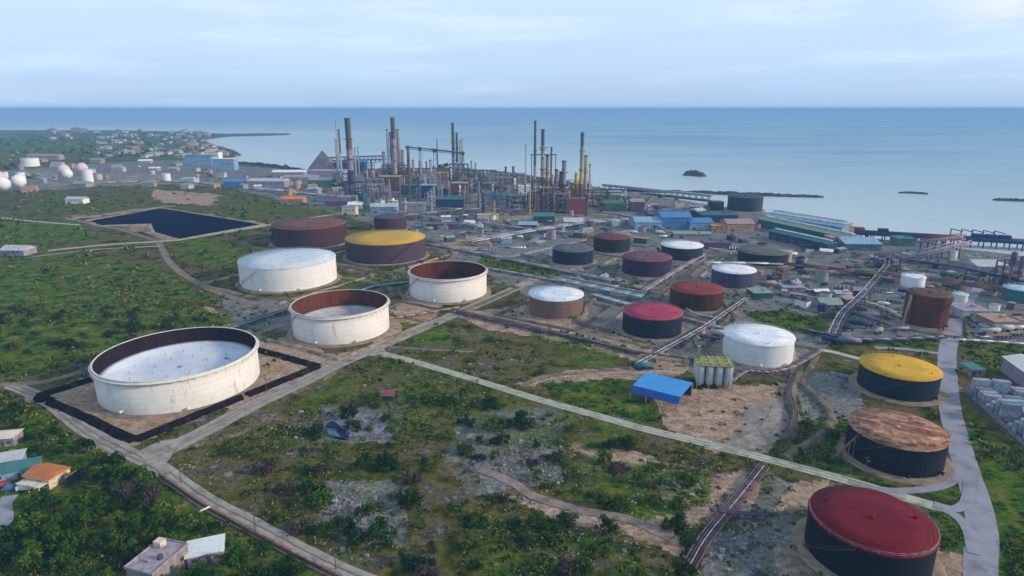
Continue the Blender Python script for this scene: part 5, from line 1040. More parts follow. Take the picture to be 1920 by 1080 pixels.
for k_ in range(3): mb = MB(); mb.box((-bw * .3 + bw * .3 * k_, bd_ / 2 + .03, 3.2), (1.1, .1, 1.2)); mb.build('window', glass_m, root); mb = MB(); mb.box((bw / 2 + .03, -bd_ * .3 + bd_ * .3 * k_, 3.2), (.1, 1.1, 1.2)); mb.build('window', glass_m, root)
house((388, 1045), 8.5, 5.5, 3.0, .35, pm('lilac grey'), mat((0.60, 0.66, 0.68), .5, var=.1, dirt=(0.4, 0.42, 0.42), damt=.3), 'small shed with pale white metal roof next to the flat roofed concrete building', 'mono', kind='shed')
a, c = G(356, 974), G(396, 963); mb = MB(); mb.tube((0, 0, 1.2), (c[0] - a[0], c[1] - a[1], 2.4), .28, 8); o = mb.build('fallen_pole', mat((0.62, 0.62, 0.52), .6), None, (a[0], a[1], 0)); tag(o, 'pale fallen pole lying at the roadside wall among bushes', 'pole')

# brick red low wall with posts along the lower road
Pw = dense(smooth_line(GP([(300, 895), (380, 950), (470, 1000), (560, 1048), (640, 1088)]), 3), 2, False)
root = empty('roadside_wall', (Pw[0][0], Pw[0][1], 0)); tag(root, 'low brick red wall with posts along the lower edge of the dirt road', 'wall')
mb = MB()
for i in range(len(Pw) - 1): p, q = Pw[i], Pw[i + 1]; l = math.hypot(q[0] - p[0], q[1] - p[1]); mb.box(((p[0] + q[0]) / 2 - Pw[0][0], (p[1] + q[1]) / 2 - Pw[0][1], .6), (l * 1.01, .3, 1.2), math.atan2(q[1] - p[1], q[0] - p[0]))
mb.build('wall', mat((0.20, 0.09, 0.085), .9, var=.3, dirt=(0.10, 0.10, 0.07), damt=.5), root)
pd = MB(); pd.box((0, 0, .95), (.45, .45, 1.9)); pdd = pd.data('post', mat((0.26, 0.13, 0.12), .9, var=.3))
for i in range(0, len(Pw)): link('post', pdd, root, (Pw[i][0] - Pw[0][0], Pw[i][1] - Pw[0][1], 0))

# power poles
def pole(px, py, h, label, lamp=False):
    x, y = G(px, py); root = empty('utility_pole', (x, y, 0), random.uniform(-.4, .4)); tag(root, label, 'pole', 'poles along the roads', True)
    mb = MB(); mb.cyl((0, 0, 0), .16, h, 8, .10); mb.build('shaft', pm('brown'), root)
    mb = MB(); mb.box((0, 0, h - .8), (2.0, .12, .14)); mb.build('crossarm', pm('brown'), root)
    if lamp: mb = MB(); mb.tube((0, 0, h - 1.5), (0, -1.8, h - 1.0), .05, 5); mb.box((0, -2.0, h - 1.0), (.25, .6, .15)); mb.build('lamp_head', pm('grey'), root)
for px, py in ((630, 1068), (480, 1000), (340, 905), (1240, 800), (1620, 898), (500, 735), (760, 618)):
    pole(px, py, 8.5, 'brown timber pole with cross arm', px % 3 == 0)

# right-hand yard of stacked pale cylinders with the warehouse behind
cyl_mesh = MB(); cyl_mesh.box((0, 0, 0), (2.5, 6.0, 2.5))
for q_ in range(9): cyl_mesh.box((1.28, -2.7 + q_ * .68, 0), (.12, .3, 2.3)); cyl_mesh.box((-1.28, -2.7 + q_ * .68, 0), (.12, .3, 2.3)); cyl_mesh.box((0, -2.7 + q_ * .68, 1.27), (2.3, .3, .1))
cds = [cyl_mesh.data('steel_container', mat(c_, .6, var=.25, dirt=(0.10, 0.10, 0.11), damt=.4, dscale=.8)) for c_ in ((0.38, 0.44, 0.52), (0.22, 0.31, 0.37), (0.44, 0.44, 0.50), (0.06, 0.14, 0.28), (0.14, 0.13, 0.17))]
ya, yb_, yc = Vector(G(1812, 738)), Vector(G(1945, 858)), Vector(G(1880, 690))
ux = (yb_ - ya).normalized(); uy = Vector((-ux.y, ux.x)); 
if uy.x < 0: uy = -uy
ang0 = math.atan2(uy.y, uy.x); rnd = random.Random(5); k = 0
for i in range(13):
    for j in range(4):
        for lev in range(rnd.choice((1, 1, 2, 2, 3))):
            p = ya + ux * (2.0 + i * 3.3) + uy * (3.5 + j * 7.2)
            o = link('steel_container', cds[rnd.choice((0, 0, 1, 1, 2, 3, 4) if lev == 0 else (0, 1, 2))], None, (p.x, p.y, 1.26 + lev * 2.62))
            o.rotation_euler = (0, 0, ang0 + math.pi / 2 + rnd.uniform(-.10, .10))
            tag(o, f"{('bottom', 'middle', 'top')[lev]} steel container in the roadside yard, {ORD[j]} row from the wall, {ORD[i]} from far end", 'container', 'steel containers stacked in the roadside yard'); k += 1
TANKS.append(((ya.x + yb_.x) / 2 + 12, (ya.y + yb_.y) / 2 + 10, 24))
fence_root = empty('yard_fence', (ya.x, ya.y, 0), math.atan2(ux.y, ux.x)); tag(fence_root, 'low grey wall fencing the yard of steel containers from the grass', 'fence')
mb = MB(); mb.box((24, 0, .8), (50, .25, 1.6)); mb.build('panel', pm('lilac grey'), fence_root)
for i in range(12): mb = MB(); mb.box((i * 4.2, -.2, 1.1), (.35, .35, 2.2)); mb.build('post', pm('grey'), fence_root)
wa = G(1935, 735); root = empty('warehouse', (wa[0] + 6, wa[1] + 4, 0), math.atan2(ux.y, ux.x)); tag(root, 'white roofed warehouse behind the yard of steel containers', 'warehouse')
mb = MB(); mb.box((0, 0, 3.5), (34, 13, 7)); mb.build('wall', pm('lilac grey'), root); mb = MB(); e = .8; w, d, h, g = 34, 13, 7, 1.8
mb.add([(-w / 2 - e, -d / 2 - e, h), (w / 2 + e, -d / 2 - e, h), (w / 2 + e, d / 2 + e, h), (-w / 2 - e, d / 2 + e, h), (-w / 2 - e, 0, h + g), (w / 2 + e, 0, h + g)], [(0, 1, 5, 4), (2, 3, 4, 5), (0, 4, 3), (1, 2, 5), (3, 2, 1, 0)]); mb.build('roof', mat((0.62, 0.62, 0.58), .5, var=.1), root); TANKS.append((wa[0] + 6, wa[1] + 4, 17))
building(1832, 706, 26, 12, 8, 'tan', 'teal', 'small tan building with teal roof beyond the road at the yard corner')

# ------------------------------------------------------------------ smaller refinery buildings, sheds, tanks and huts, filled in between
def free(x, y, rad):
    for tx, ty, tr in TANKS:
        if (x - tx) ** 2 + (y - ty) ** 2 < (tr + rad + 3) ** 2: return False
    for P, w in ROADS:
        for q in P[::2]:
            if (x - q[0]) ** 2 + (y - q[1]) ** 2 < (w / 2 + rad + 2) ** 2: return False
    return True
CMAP = {}
def fill(poly, n, kinds, cols, seed, wr=(5, 14), hr=(3, 7), gap=1.0):
    rnd = random.Random(seed); xs = [p[0] for p in poly]; ys = [p[1] for p in poly]; done = 0; tries = 0
    while done < n and tries < n * 30:
        tries += 1; px, py = rnd.uniform(min(xs), max(xs)), rnd.uniform(min(ys), max(ys))
        if not inpoly(np.array([px]), np.array([py]), poly)[0]: continue
        x, y = G(px, py); w = rnd.uniform(*wr); d = rnd.uniform(*wr) * .8; h = rnd.uniform(*hr)
        if not free(x, y, max(w, d) * .55): continue
        if inpoly(np.array([x]), np.array([y]), POND)[0]: continue
        TANKS.append((x, y, max(w, d) * .5 - 2 + gap)); k = rnd.choice(kinds); c1, c2 = rnd.choice(cols), rnd.choice(cols); rz = rnd.choice((0, .1, -.1, .5, -.5)) + rnd.uniform(-.05, .05)
        if k == 'shed':
            root = empty('shed', (x, y, 0), rz); tag(root, f'{c1} shed with {c2} roof', 'shed', 'small sheds of the refinery', True)
            mb = MB(); mb.box((0, 0, h / 2), (w, d, h)); mb.build('wall', pm(c1), root); g = d * .18
            mb = MB(); mb.add([(-w / 2 - .4, -d / 2 - .4, h), (w / 2 + .4, -d / 2 - .4, h), (w / 2 + .4, d / 2 + .4, h), (-w / 2 - .4, d / 2 + .4, h), (-w / 2 - .4, 0, h + g), (w / 2 + .4, 0, h + g)], [(0, 1, 5, 4), (2, 3, 4, 5), (0, 4, 3), (1, 2, 5), (3, 2, 1, 0)]); mb.build('roof', pm(c2), root)
        elif k == 'block':
            root = empty('plant_block', (x, y, 0), rz); tag(root, f'{c1} block with {c2} top', 'plant block', 'small plant blocks of the refinery', True)
            mb = MB(); mb.box((0, 0, h / 2), (w, d, h)); mb.build('wall', pm(c1), root); mb = MB(); mb.box((0, 0, h + .15), (w + .3, d + .3, .3)); mb.box((w * .2, 0, h + 1), (w * .3, d * .4, 1.5)); mb.build('roof', pm(c2), root)
        elif k == 'vessel':
            root = empty('horizontal_vessel', (x, y, 0), rz); r = rnd.uniform(.8, 1.5); l = rnd.uniform(2.5, 5); tag(root, f'{c1} horizontal vessel', 'vessel', 'vessels of the refinery', True)
            mb = MB(); mb.tube((-l, 0, r + 1), (l, 0, r + 1), r, 14); mb.sphere((-l, 0, r + 1), r, 12, 6); mb.sphere((l, 0, r + 1), r, 12, 6); mb.build('shell', pm(c1), root)
            for q in (-.6, .6): mb = MB(); mb.box((l * q, 0, .6), (.6, r * 1.6, 1.4)); mb.build('saddle', pm('dark grey'), root)
        elif k == 'drum':
            root = empty('upright_tank', (x, y, 0)); r = rnd.uniform(2, w * .45); hh = rnd.uniform(.8, 1.6) * r * 1.6; tag(root, f'{c1} upright tank, {c2} top', 'small tank', 'small upright tanks of the refinery', True)
            mb = MB(); mb.cyl((0, 0, 0), r, hh, 20, cap=False); mb.build('shell', pm(c1), root); mb = MB(); mb.cyl((0, 0, hh), r + .1, r * .18, 20, .3); mb.build('roof', pm(c2), root)
        elif k == 'rig':
            root = empty('process_unit', (x, y, 0), rz); tag(root, f'{c1} process unit with {c2} vessel', 'process unit', 'small process units of the refinery', True); hh = rnd.uniform(8, 22); lv = max(2, int(hh / 5)); mb = MB()
            for a_ in (-1, 1):
                for b2_ in (-1, 1): mb.box((a_ * w * .4, b2_ * d * .4, hh / 2), (.5, .5, hh))
            for q in range(1, lv + 1): zq = hh * q / lv; mb.box((0, -d * .4, zq), (w * .85, .5, .5)); mb.box((0, d * .4, zq), (w * .85, .5, .5)); mb.box((-w * .4, 0, zq), (.5, d * .85, .5)); mb.box((w * .4, 0, zq), (.5, d * .85, .5))
            mb.tube((-w * .4, -d * .4, 0), (w * .4, -d * .4, hh / lv), .2, 4); mb.build('frame', pm(c1), root)
            mb = MB(); mb.box((0, 0, hh * (lv - 1) / lv), (w * .8, d * .8, .2)); mb.build('deck', pm('grey'), root)
            r = rnd.uniform(.8, 1.8); mb = MB(); mb.lathe([(.02, 1), (r, 2), (r, hh * rnd.uniform(.6, 1.25)), (.02, hh * 1.28)], 12); mb.build('vessel', pm(c2), root)
        elif k == 'column':
            root = empty('refinery_column', (x, y, 0)); r = rnd.uniform(.8, 1.8); hh = rnd.uniform(12, 30); tag(root, f'slim {c1} column', 'refinery column', 'slim columns of the refinery', True)
            mb = MB(); mb.cyl((0, 0, 0), r, hh, 14); mb.build('shaft', pm(c1), root); mb = MB(); mb.cyl((0, 0, hh * .6), r * 1.8, .3, 12); mb.cyl((0, 0, hh * .95), r * 1.8, .3, 12); mb.build('platform', pm('dark grey'), root)
        elif k == 'manifold':
            root = empty('pipe_manifold', (x, y, 0), rz); tag(root, f'cluster of {c1} and {c2} pipes', 'pipe manifold', 'pipe manifolds of the tank farm', True); mb = MB()
            mb.tube((-w / 2, 0, .8), (w / 2, 0, .8), .28, 6); pd_ = mb.data('pipe', pm(c1)); mb = MB(); mb.tube((0, -d / 2, 1.3), (0, d / 2, 1.3), .22, 6); cd_ = mb.data('cross_pipe', pm(c2)); mb = MB(); mb.cyl((0, 0, 0), .4, 2.2, 6); vd_ = mb.data('valve', pm(c2))
            for q in range(5): link('pipe', pd_, root, (0, -d / 2 + d * q / 4, 0))
            for q in range(4): link('cross_pipe', cd_, root, (-w / 2 + w * (q + .5) / 4, 0, 0)); link('valve', vd_, root, (-w / 2 + w * (q + .5) / 4, 0, 0))
        done += 1
C1 = ['lilac grey', 'grey', 'silver', 'brown', 'tan', 'dark teal', 'dark grey', 'white', 'pale green', 'purple', 'rust brown', 'dark blue']
fill([(680, 326), (1000, 340), (1120, 356), (1110, 408), (900, 408), (680, 392)], 150, ['block', 'vessel', 'drum', 'column', 'column', 'column', 'rig', 'rig', 'rig'], ['lilac grey', 'grey', 'silver', 'brown', 'tan', 'dark teal', 'dark grey', 'white', 'brown', 'lilac grey', 'rust brown', 'dark blue'], 1, (6, 13), (5, 18), -2)
fill([(460, 335), (680, 335), (680, 392), (560, 372), (430, 362)], 34, ['shed', 'block', 'shed', 'drum', 'vessel'], ['lilac grey', 'silver', 'white', 'grey', 'pale green', 'dark grey', 'tan', 'lilac grey'], 2, (7, 18), (3, 8))
fill([(700, 408), (1180, 412), (1300, 440), (1240, 450), (1000, 490), (820, 450), (700, 425)], 80, ['shed', 'block', 'manifold', 'manifold', 'vessel', 'drum'], ['lilac grey', 'grey', 'silver', 'purple', 'pale green', 'tan', 'pale blue', 'brown', 'white', 'dark teal'], 3, (5, 13), (2.5, 5))
fill([(1120, 372), (1330, 388), (1440, 405), (1440, 440), (1200, 415)], 22, ['shed', 'block', 'drum', 'vessel'], ['dark teal', 'dark blue', 'purple', 'pale green', 'pink', 'silver'], 4, (7, 18), (4, 8))
fill([(1330, 445), (1600, 475), (1900, 490), (1920, 600), (1560, 600), (1430, 560), (1420, 500)], 105, ['manifold', 'manifold', 'manifold', 'block', 'vessel', 'shed', 'drum'], ['lilac grey', 'dark blue', 'silver', 'purple', 'dark grey', 'pale green', 'pink', 'brown', 'dark teal', 'white'], 5, (4, 11), (2, 4.5))
fill([(1560, 600), (1690, 620), (1680, 650), (1560, 655)], 8, ['manifold', 'vessel'], ['dark blue', 'lilac grey', 'silver'], 6, (4, 9), (2, 4))
fill([(0, 300), (330, 305), (420, 330), (430, 360), (200, 352), (0, 372)], 46, ['shed', 'block', 'drum', 'shed', 'vessel'], ['silver', 'white', 'grey', 'tan', 'pink', 'lilac grey', 'pale green'], 7, (9, 26), (4, 8))
fill([(1790, 590), (1920, 590), (1920, 640), (1830, 640)], 10, ['manifold', 'vessel', 'block'], ['lilac grey', 'silver', 'pink', 'white', 'dark blue'], 8, (4, 9), (2.5, 4.5))
fill([(1040, 500), (1180, 530), (1240, 560), (1180, 560), (1060, 525)], 8, ['manifold', 'block'], ['grey', 'brown', 'silver', 'lilac grey'], 9, (4, 9), (2, 3))
fill([(1290, 640), (1340, 600), (1360, 650), (1300, 690)], 6, ['manifold', 'vessel'], ['lilac grey', 'purple', 'dark grey', 'silver'], 10, (4, 7), (2, 3))
# far town by the bay
rnd = random.Random(77); cnt = 0
hm = [mat(tuple(v * .62 for v in PAL[c_])) for c_ in ('white', 'cream', 'pale blue', 'pink', 'silver', 'lilac grey')]; rf_ = [mat(tuple(v * .7 for v in PAL[c_])) for c_ in ('brick red', 'grey', 'silver', 'tan', 'dark teal')]
protos = []
for q in range(8):
    w, d, h = rnd.uniform(12, 26), rnd.uniform(10, 18), rnd.uniform(5, 11); mb = MB(); mb.box((0, 0, h / 2), (w, d, h), mi=0); g = d * .2
    mb.add([(-w / 2 - .4, -d / 2 - .4, h), (w / 2 + .4, -d / 2 - .4, h), (w / 2 + .4, d / 2 + .4, h), (-w / 2 - .4, d / 2 + .4, h), (-w / 2 - .4, 0, h + g), (w / 2 + .4, 0, h + g)], [(0, 1, 5, 4), (2, 3, 4, 5), (0, 4, 3), (1, 2, 5), (3, 2, 1, 0)], 1)
    protos.append((mb.data('town_house', [hm[q % 6], rf_[q % 5]]), ('white', 'cream', 'pale blue', 'pink', 'silver', 'lilac')[q % 6], ('red', 'grey', 'white', 'tan', 'teal')[q % 5]))
while cnt < 130:
    px, py = rnd.uniform(90, 420), rnd.uniform(245.5, 296)
    if py > 262 and px < 180: continue
    if py > 250 and px > 395 - 0 * py and py < 275: continue
    x, y = G(px, py)
    if not inpoly(np.array([x]), np.array([y]), LAND)[0]: continue
    pr_ = rnd.choice(protos); o = link('town_house', pr_[0], None, (x, y, 0), rnd.uniform(0, 3)); o.scale = (1.5,) * 3 if py < 258 else (1, 1, 1)
    tag(o, f'{pr_[1]} town house', 'house', 'houses of the distant coastal town', True); cnt += 1

# ------------------------------------------------------------------ vegetation
leafA = bpy.data.materials.new('foliage'); leafA.use_nodes = True; t = leafA.node_tree; N = t.nodes; K = t.links.new; b = N['Principled BSDF']
b.inputs['Roughness'].default_value = .8; b.inputs['Specular IOR Level'].default_value = .03
txc = N.new('ShaderNodeTexCoord'); geo = N.new('ShaderNodeNewGeometry'); oi = N.new('ShaderNodeObjectInfo')
n1 = N.new('ShaderNodeTexNoise'); n1.inputs['Scale'].default_value = .05; n1.inputs['Detail'].default_value = 6; n1.inputs['Roughness'].default_value = .7; K(geo.outputs['Position'], n1.inputs['Vector'])
ad = math_('ADD', math_('MULTIPLY', n1.outputs['Fac'], .6), math_('MULTIPLY', geo.outputs['Random Per Island'], .4))
K(ramp(ad, [(.25, (0.005, 0.018, 0.008)), (.38, (0.014, 0.048, 0.009)), (.48, (0.050, 0.105, 0.008)), (.57, (0.115, 0.145, 0.018)), (.70, (0.19, 0.16, 0.075))]), b.inputs['Base Color'])
def leafmat(stops):
    m = bpy.data.materials.new('foliage'); m.use_nodes = True; global t, N, K; t = m.node_tree; N = t.nodes; K = t.links.new; b = N['Principled BSDF']
    b.inputs['Roughness'].default_value = .8; b.inputs['Specular IOR Level'].default_value = .03
    geo = N.new('ShaderNodeNewGeometry'); oi = N.new('ShaderNodeObjectInfo')
    K(ramp(math_('ADD', math_('MULTIPLY', oi.outputs['Random'], .55), math_('MULTIPLY', geo.outputs['Random Per Island'], .45)), stops), b.inputs['Base Color']); return m
leafT = leafmat([(.1, (0.005, 0.022, 0.009)), (.38, (0.013, 0.048, 0.010)), (.66, (0.042, 0.105, 0.008)), (.9, (0.11, 0.15, 0.020))])
leafD = leafmat([(.1, (0.006, 0.022, 0.016)), (.5, (0.014, 0.036, 0.024)), (.95, (0.04, 0.06, 0.03))])
leafP = leafmat([(.1, (0.04, 0.035, 0.04)), (.6, (0.065, 0.055, 0.055)), (.95, (0.09, 0.08, 0.07))])
def leaf_cloud(centres, radii, counts, size, seed, flat=.75):
    rs = np.random.RandomState(seed); C_ = np.repeat(centres, counts, 0); Rr = np.repeat(radii, counts); n = len(C_)
    d = rs.normal(size=(n, 3)); d /= np.linalg.norm(d, axis=1)[:, None]; d[:, 2] = np.abs(d[:, 2]) * flat + .05
    p = C_ + d * (Rr * rs.uniform(.55, 1.0, n))[:, None]
    nrm = d + rs.normal(size=(n, 3)) * .55; nrm /= np.linalg.norm(nrm, axis=1)[:, None]
    a = np.cross(nrm, rs.normal(size=(n, 3))); a /= np.linalg.norm(a, axis=1)[:, None]; c = np.cross(nrm, a)
    s = (size if np.isscalar(size) else np.repeat(size, counts)) * rs.uniform(.6, 1.3, n); s = s[:, None]
    V = np.stack([p - a * s - c * s * .6, p + a * s - c * s * .6, p + a * s * .8 + c * s * .7, p - a * s * .8 + c * s * .7], 1).reshape(-1, 3)
    return V, np.arange(n * 4).reshape(-1, 4)
# scrub over the whole ground, more of it where the cover is lush
def near_road(x, y, pad=1.0):
    bad = np.zeros(x.shape, bool)
    for P, w in ROADS:
        bad |= dist_poly(x, y, P, False) < w / 2 + pad
    return bad
def coverage(x, y):
    g = np.full(x.shape, .20); m_ = vnoise(x, y, 35, 3)
    for P, a in GREY: q = inpoly(x, y, GP(P)); g[q] = np.minimum(g[q], .12)
    for P, a in SAND: q = inpoly(x, y, GP(P)); g[q] = .03
    for P, a in LUSH: q = inpoly(x, y, GP(P)); g[q] = np.maximum(g[q], a * .62)
    return g * np.clip((m_ - .36) * 3.6, .06, 1.2)
FIXED = list(TANKS)
def scatter(n, rmin, rmax, half, seed):
    rs = np.random.RandomState(seed); u = rs.uniform(0, 1, n); r = np.sqrt(rmin ** 2 + u * (rmax ** 2 - rmin ** 2)); a = np.radians(rs.uniform(-half, half, n))
    x, y = r * np.sin(a), r * np.cos(a); keep = rs.uniform(0, 1, n) < coverage(x, y)
    keep &= ~near_road(x, y); keep &= ~inpoly(x, y, POND); keep &= inpoly(x, y, LAND)
    for tx, ty, tr in FIXED: keep &= (x - tx) ** 2 + (y - ty) ** 2 > (tr + 2.0) ** 2
    return x[keep], y[keep], rs
for (n, r0, r1, size, sr, cnt_, seed) in ((24000, 75, 260, .30, (.5, 2.0), 22, 1), (15000, 260, 520, .6, (1.0, 2.6), 11, 2), (11000, 520, 1200, 1.3, (2.0, 4.5), 7, 3), (7000, 1200, 3600, 4.5, (6, 12), 6, 4)):
    x, y, rs = scatter(n, r0, r1, 47, seed); k = len(x); rad = rs.uniform(sr[0], sr[1], k) * (1 + .8 * (rs.uniform(0, 1, k) > .9))
    V, Q = leaf_cloud(np.stack([x, y, np.zeros(k) - .1], 1), rad, np.full(k, cnt_), size, seed)
    o = link('scrub' if r0 < 1200 else 'woodland', np_mesh('scrub', V, Q, leafA)); o['kind'] = 'stuff'
    o['label'] = 'low green scrub bushes growing over the waste ground' if r0 < 1200 else 'far-off dark woods behind the tank park'
# pale rubble
rs = np.random.RandomState(9); xs, ys = [], []
for (px, py, sx_, sy_, n) in ((645, 940, 30, 22, 260), (1010, 850, 60, 30, 260), (960, 900, 40, 25, 200), (1260, 905, 60, 30, 240), (660, 985, 40, 30, 180), (560, 800, 40, 15, 120), (1390, 1010, 40, 40, 200), (950, 770, 120, 60, 150), (1150, 1010, 80, 40, 150), (800, 720, 120, 50, 160), (1000, 660, 120, 30, 160), (350, 880, 40, 20, 80)):
    a = [G(px + rs.normal() * sx_, py + rs.normal() * sy_) for _ in range(n)]; xs += [p[0] for p in a]; ys += [p[1] for p in a]
xs, ys = np.array(xs), np.array(ys); kp = ~near_road(xs, ys, .5)
for tx, ty, tr in FIXED: kp &= (xs - tx) ** 2 + (ys - ty) ** 2 > (tr + 3) ** 2
xs, ys = xs[kp], ys[kp]; n = len(xs); sz = rs.uniform(.12, .42, n) * (1 + 1.2 * (rs.uniform(0, 1, n) > .93))
cub = np.array([(-1, -1, -1), (1, -1, -1), (1, 1, -1), (-1, 1, -1), (-1, -1, 1), (1, -1, 1), (1, 1, 1), (-1, 1, 1)], float)
Vr = (np.stack([xs, ys, sz * .3], 1)[:, None, :] + cub[None] * sz[:, None, None] * rs.uniform(.45, 1.1, (n, 8, 3)) * np.array([1, 1, .6])).reshape(-1, 3)
fc = np.array([(3, 2, 1, 0), (4, 5, 6, 7), (0, 1, 5, 4), (1, 2, 6, 5), (2, 3, 7, 6), (3, 0, 4, 7)]); Qr = (np.arange(n)[:, None, None] * 8 + fc[None]).reshape(-1, 4)
o = link('rubble', np_mesh('rubble', Vr, Qr, mat((0.27, 0.265, 0.30), .9, var=.4, dirt=(0.12, 0.10, 0.09), damt=.5))); o['kind'] = 'stuff'

# trees: tapered trunk with limbs, crown of many small leaf faces in uneven clumps
bark_m = mat((0.10, 0.075, 0.055), .9, var=.3)
def tree_proto(seed, m, h=6.0, r=3.0, leaves=900, size=.26, low=.42):
    rs = np.random.RandomState(seed); rnd = random.Random(seed); k = 11
    cs = np.stack([rs.normal(0, r * .42, k), rs.normal(0, r * .42, k), rs.uniform(h * low, h * .85, k)], 1); cs[0] = (0, 0, h * .8)
    rads = rs.uniform(r * .28, r * .52, k); V, Q = leaf_cloud(cs, rads, np.full(k, leaves // k), size, seed, 1.0)
    flip = rs.uniform(0, 1, len(Q)) < .35; idx_ = np.repeat(flip, 4); cz = np.repeat(np.repeat(cs[:, 2], leaves // k), 4); V[:, 2] = np.where(idx_, 2 * cz - V[:, 2], V[:, 2])
    crown = np_mesh('crown', V, Q, m)
    mb = MB(); mb.tube((0, 0, -.2), (.1, .05, h * .45), .28, 8, r2=.16)
    for q in range(5): mb.tube((.1, .05, h * .4), tuple(cs[q]), .12, 5, r2=.04)
    return crown, mb.data('trunk', bark_m)
TP = [tree_proto(s, leafT, h_, r_) for s, h_, r_ in ((1, 6, 3.0), (2, 7, 3.6), (3, 5, 2.8), (4, 6.5, 3.2))]; TPb = tree_proto(9, leafP, 5.5, 3.6)
TL = [tree_proto(s, m_, h_, r_, 800, .27, .05) for s, m_, h_, r_ in ((21, leafT, 3.6, 3.4), (22, leafT, 4.2, 3.0), (23, leafT, 3.0, 3.8), (24, leafT, 4.6, 3.6), (25, leafD, 3.4, 3.2), (26, leafP, 3.2, 3.0))]
def tree(x, y, sc, label, proto=None, group=None):
    pr = proto or random.choice(TP); root = empty('tree', (x, y, 0), random.uniform(0, 6)); root.scale = (sc, sc, sc * random.uniform(.85, 1.1))
    link('crown', pr[0], root); link('trunk', pr[1], root); tag(root, label, 'tree', group, True)
def grove(poly, n, sc, label, group, seed, mind=3.2, low=False):
    rnd = random.Random(seed); pts = []; tries = 0; xs = [p[0] for p in poly]; ys = [p[1] for p in poly]
    while len(pts) < n and tries < n * 60:
        tries += 1; px, py = rnd.uniform(min(xs), max(xs)), rnd.uniform(min(ys), max(ys))
        if not inpoly(np.array([px]), np.array([py]), poly)[0]: continue
        x, y = G(px, py); s_ = rnd.uniform(*sc)
        if any((x - a) ** 2 + (y - c) ** 2 < (mind * s_) ** 2 for a, c in pts): continue
        if any((x - tx) ** 2 + (y - ty) ** 2 < (tr + 2.5 * s_) ** 2 for tx, ty, tr in FIXED): continue
        if near_road(np.array([x]), np.array([y]), 2.5 * s_)[0]: continue
        pts.append((x, y)); tree(x, y, s_, label, random.choice(TL) if low else None, group)
grove([(-30, 760), (40, 770), (150, 845), (280, 892), (420, 1000), (560, 1070), (560, 1110), (-40, 1120)], 105, (.6, 1.15), 'round green tree', 'trees below the dirt road', 3, 3.0)
grove([(-20, 580), (200, 575), (420, 605), (380, 625), (240, 645), (150, 685), (0, 705)], 70, (.5, .95), 'low bushy tree', 'trees of the green field behind the biggest tank', 4, 4.0, True)
grove([(730, 700), (1000, 770), (1180, 830), (1320, 930), (1300, 1090), (760, 1090), (480, 960), (520, 830)], 110, (.4, 1.15), 'small scrub tree', 'scrub trees of the central waste ground', 5, 2.6, True)
grove([(1480, 800), (1580, 800), (1590, 880), (1480, 850)], 8, (.4, .7), 'small dark tree', 'trees near the peeling tan roof', 6, 4.0, True)
for px, py in ((240, 945), (285, 950)): x, y = G(px, py); tree(x, y, 1.15, 'leafless brown-grey bush among green trees', TPb, 'bare bushes')
x, y = G(1150, 905); tree(x, y, 1.0, 'leafless brown-grey bush in the central waste ground', TPb, 'bare bushes')

# ------------------------------------------------------------------ haze
hz = MB(); hz.box((0, 0, 57), (122000, 122000, 128))
hm_ = bpy.data.materials.new('haze'); hm_.use_nodes = True; t = hm_.node_tree; t.nodes.clear(); oo = t.nodes.new('ShaderNodeOutputMaterial'); pv = t.nodes.new('ShaderNodeVolumePrincipled')
pv.inputs['Color'].default_value = (0.32, 0.62, 1.0, 1); pv.inputs['Density'].default_value = 0.00015; pv.inputs['Anisotropy'].default_value = 0.0
t.links.new(pv.outputs[0], oo.inputs['Volume'])
o = hz.build('haze', hm_); o['kind'] = 'stuff'

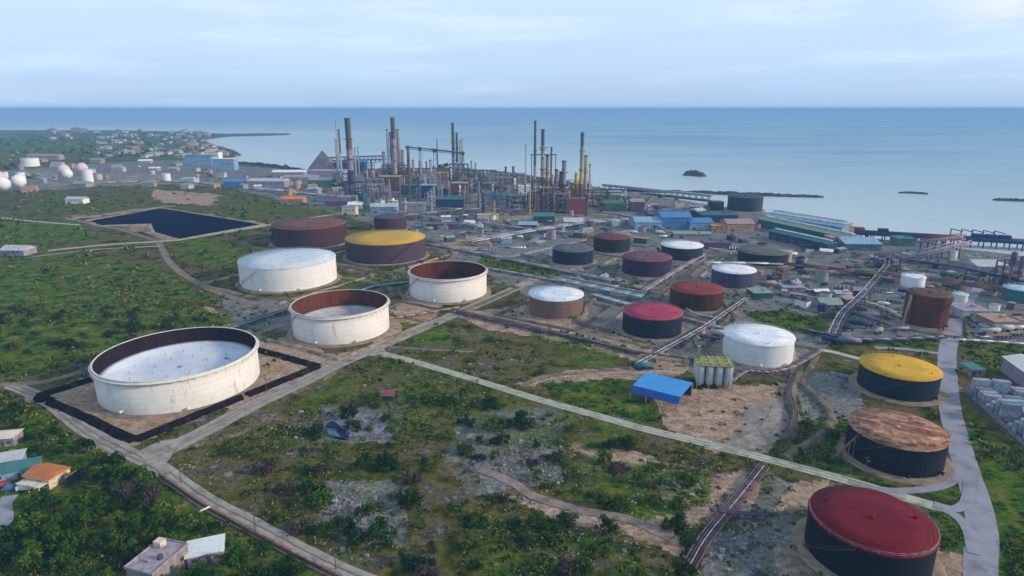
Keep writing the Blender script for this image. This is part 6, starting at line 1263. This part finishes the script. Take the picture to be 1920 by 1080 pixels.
# ------------------------------------------------------------------ tell the labels apart by landmark and rank
LM = [((328, 720), 'the biggest open tank'), ((636, 610), 'the second open tank'), ((840, 535), 'the third open tank'), ((537, 515), 'the white closed tank'), ((722, 470), 'the wide yellow roof'), ((578, 440), 'the wide brown tank'),
      ((1043, 570), 'the rust streaked tank'), ((1224, 605), 'the crimson roofed tank'), ((1307, 560), 'the brown roofed tank'), ((1425, 655), 'the white cylinder tank'), ((1689, 705), 'the golden yellow roof'), ((1686, 830), 'the peeling tan roof'),
      ((1640, 1000), 'the deep red roof'), ((1745, 585), 'the tall rusty tank'), ((1245, 735), 'the blue shed'), ((330, 420), 'the dark blue pond'), ((652, 350), 'the thickest stack'), ((742, 330), 'the second stack cluster'), ((856, 330), 'the third stack cluster'),
      ((1012, 370), 'the yellow banded stacks'), ((1088, 370), 'the last coastal stack'), ((1278, 470), 'the white disc roof'), ((1378, 515), 'the indigo sided tank'), ((1430, 480), 'the low navy tank'), ((1398, 385), 'the dark shore tank'), ((1268, 420), 'the blue shed row'),
      ((1712, 525), 'the small white tank'), ((1075, 480), 'the dull green roof'), ((1148, 455), 'the maroon roof'), ((53, 302), 'the distant white tank'), ((25, 345), 'the gas spheres'), ((437, 345), 'the far blue shed'), ((311, 333), 'the lone white tank'),
      ((95, 875), 'the orange roofed house'), ((306, 1050), 'the concrete building'), ((285, 865), 'the big road junction'), ((672, 800), 'the broken slab'), ((1870, 760), 'the container yard'), ((1530, 440), 'the long warehouses'), ((1750, 475), 'the sloping gantry'), ((1120, 550), 'the pale pipe rack'),
      ((1470, 610), 'the grass triangle'), ((600, 300), 'the pyramid store'), ((1214, 495), 'the pinkish roof'), ((1340, 690), 'the silos'), ((384, 965), 'the fallen pole'), ((645, 940), 'the pale rubble'), ((1390, 925), 'the ladder-like rack'), ((1840, 1000), 'the road bend'), ((1000, 745), 'the straight lane')]
groups_ = {}
for o, lab, auto, pos in THINGS:
    if not auto: continue
    p = PX(*o.location[:2]); best = min(LM, key=lambda l: (l[0][0] - p[0]) ** 2 + ((l[0][1] - p[1]) * 1.6) ** 2)
    dx, dy = p[0] - best[0][0], (p[1] - best[0][1]) * 1.6
    rel = ('right of' if dx > 0 else 'left of') if abs(dx) > abs(dy) else ('before' if dy > 0 else 'behind')
    groups_.setdefault((lab, rel, best[1]), []).append((p[0], p[1], o))
for (lab, rel, lm), L_ in groups_.items():
    n = len(L_); L_.sort(key=lambda a: -a[1]); rows = max(1, math.ceil(n / 9)); per = math.ceil(n / rows)
    for k in range(rows):
        row = sorted(L_[k * per:(k + 1) * per], key=lambda a: a[0])
        rn = '' if rows == 1 else ' in front row' if k == 0 else ' in back row' if k == rows - 1 else f' in {ORD[k]} row'
        for i, (a, c, o) in enumerate(row):
            if n == 1: o['label'] = f'{lab} {rel} {lm}'
            elif len(row) == 1: o['label'] = f'{rn.strip() or "one"}, {lab} {rel} {lm}'
            else: o['label'] = f'{ORD[min(i, 19)]} from left{rn}, {lab} {rel} {lm}'
print('THINGS', len(THINGS), 'OBJS', len(bpy.data.objects))
from collections import Counter
_c = Counter(o['label'] for o, *_ in THINGS); print('dup labels', [(k_, v_) for k_, v_ in _c.most_common(8) if v_ > 1], 'long', sum(len(k_.split()) > 16 for k_ in _c), [k_ for k_ in _c if len(k_.split()) > 16][:4])
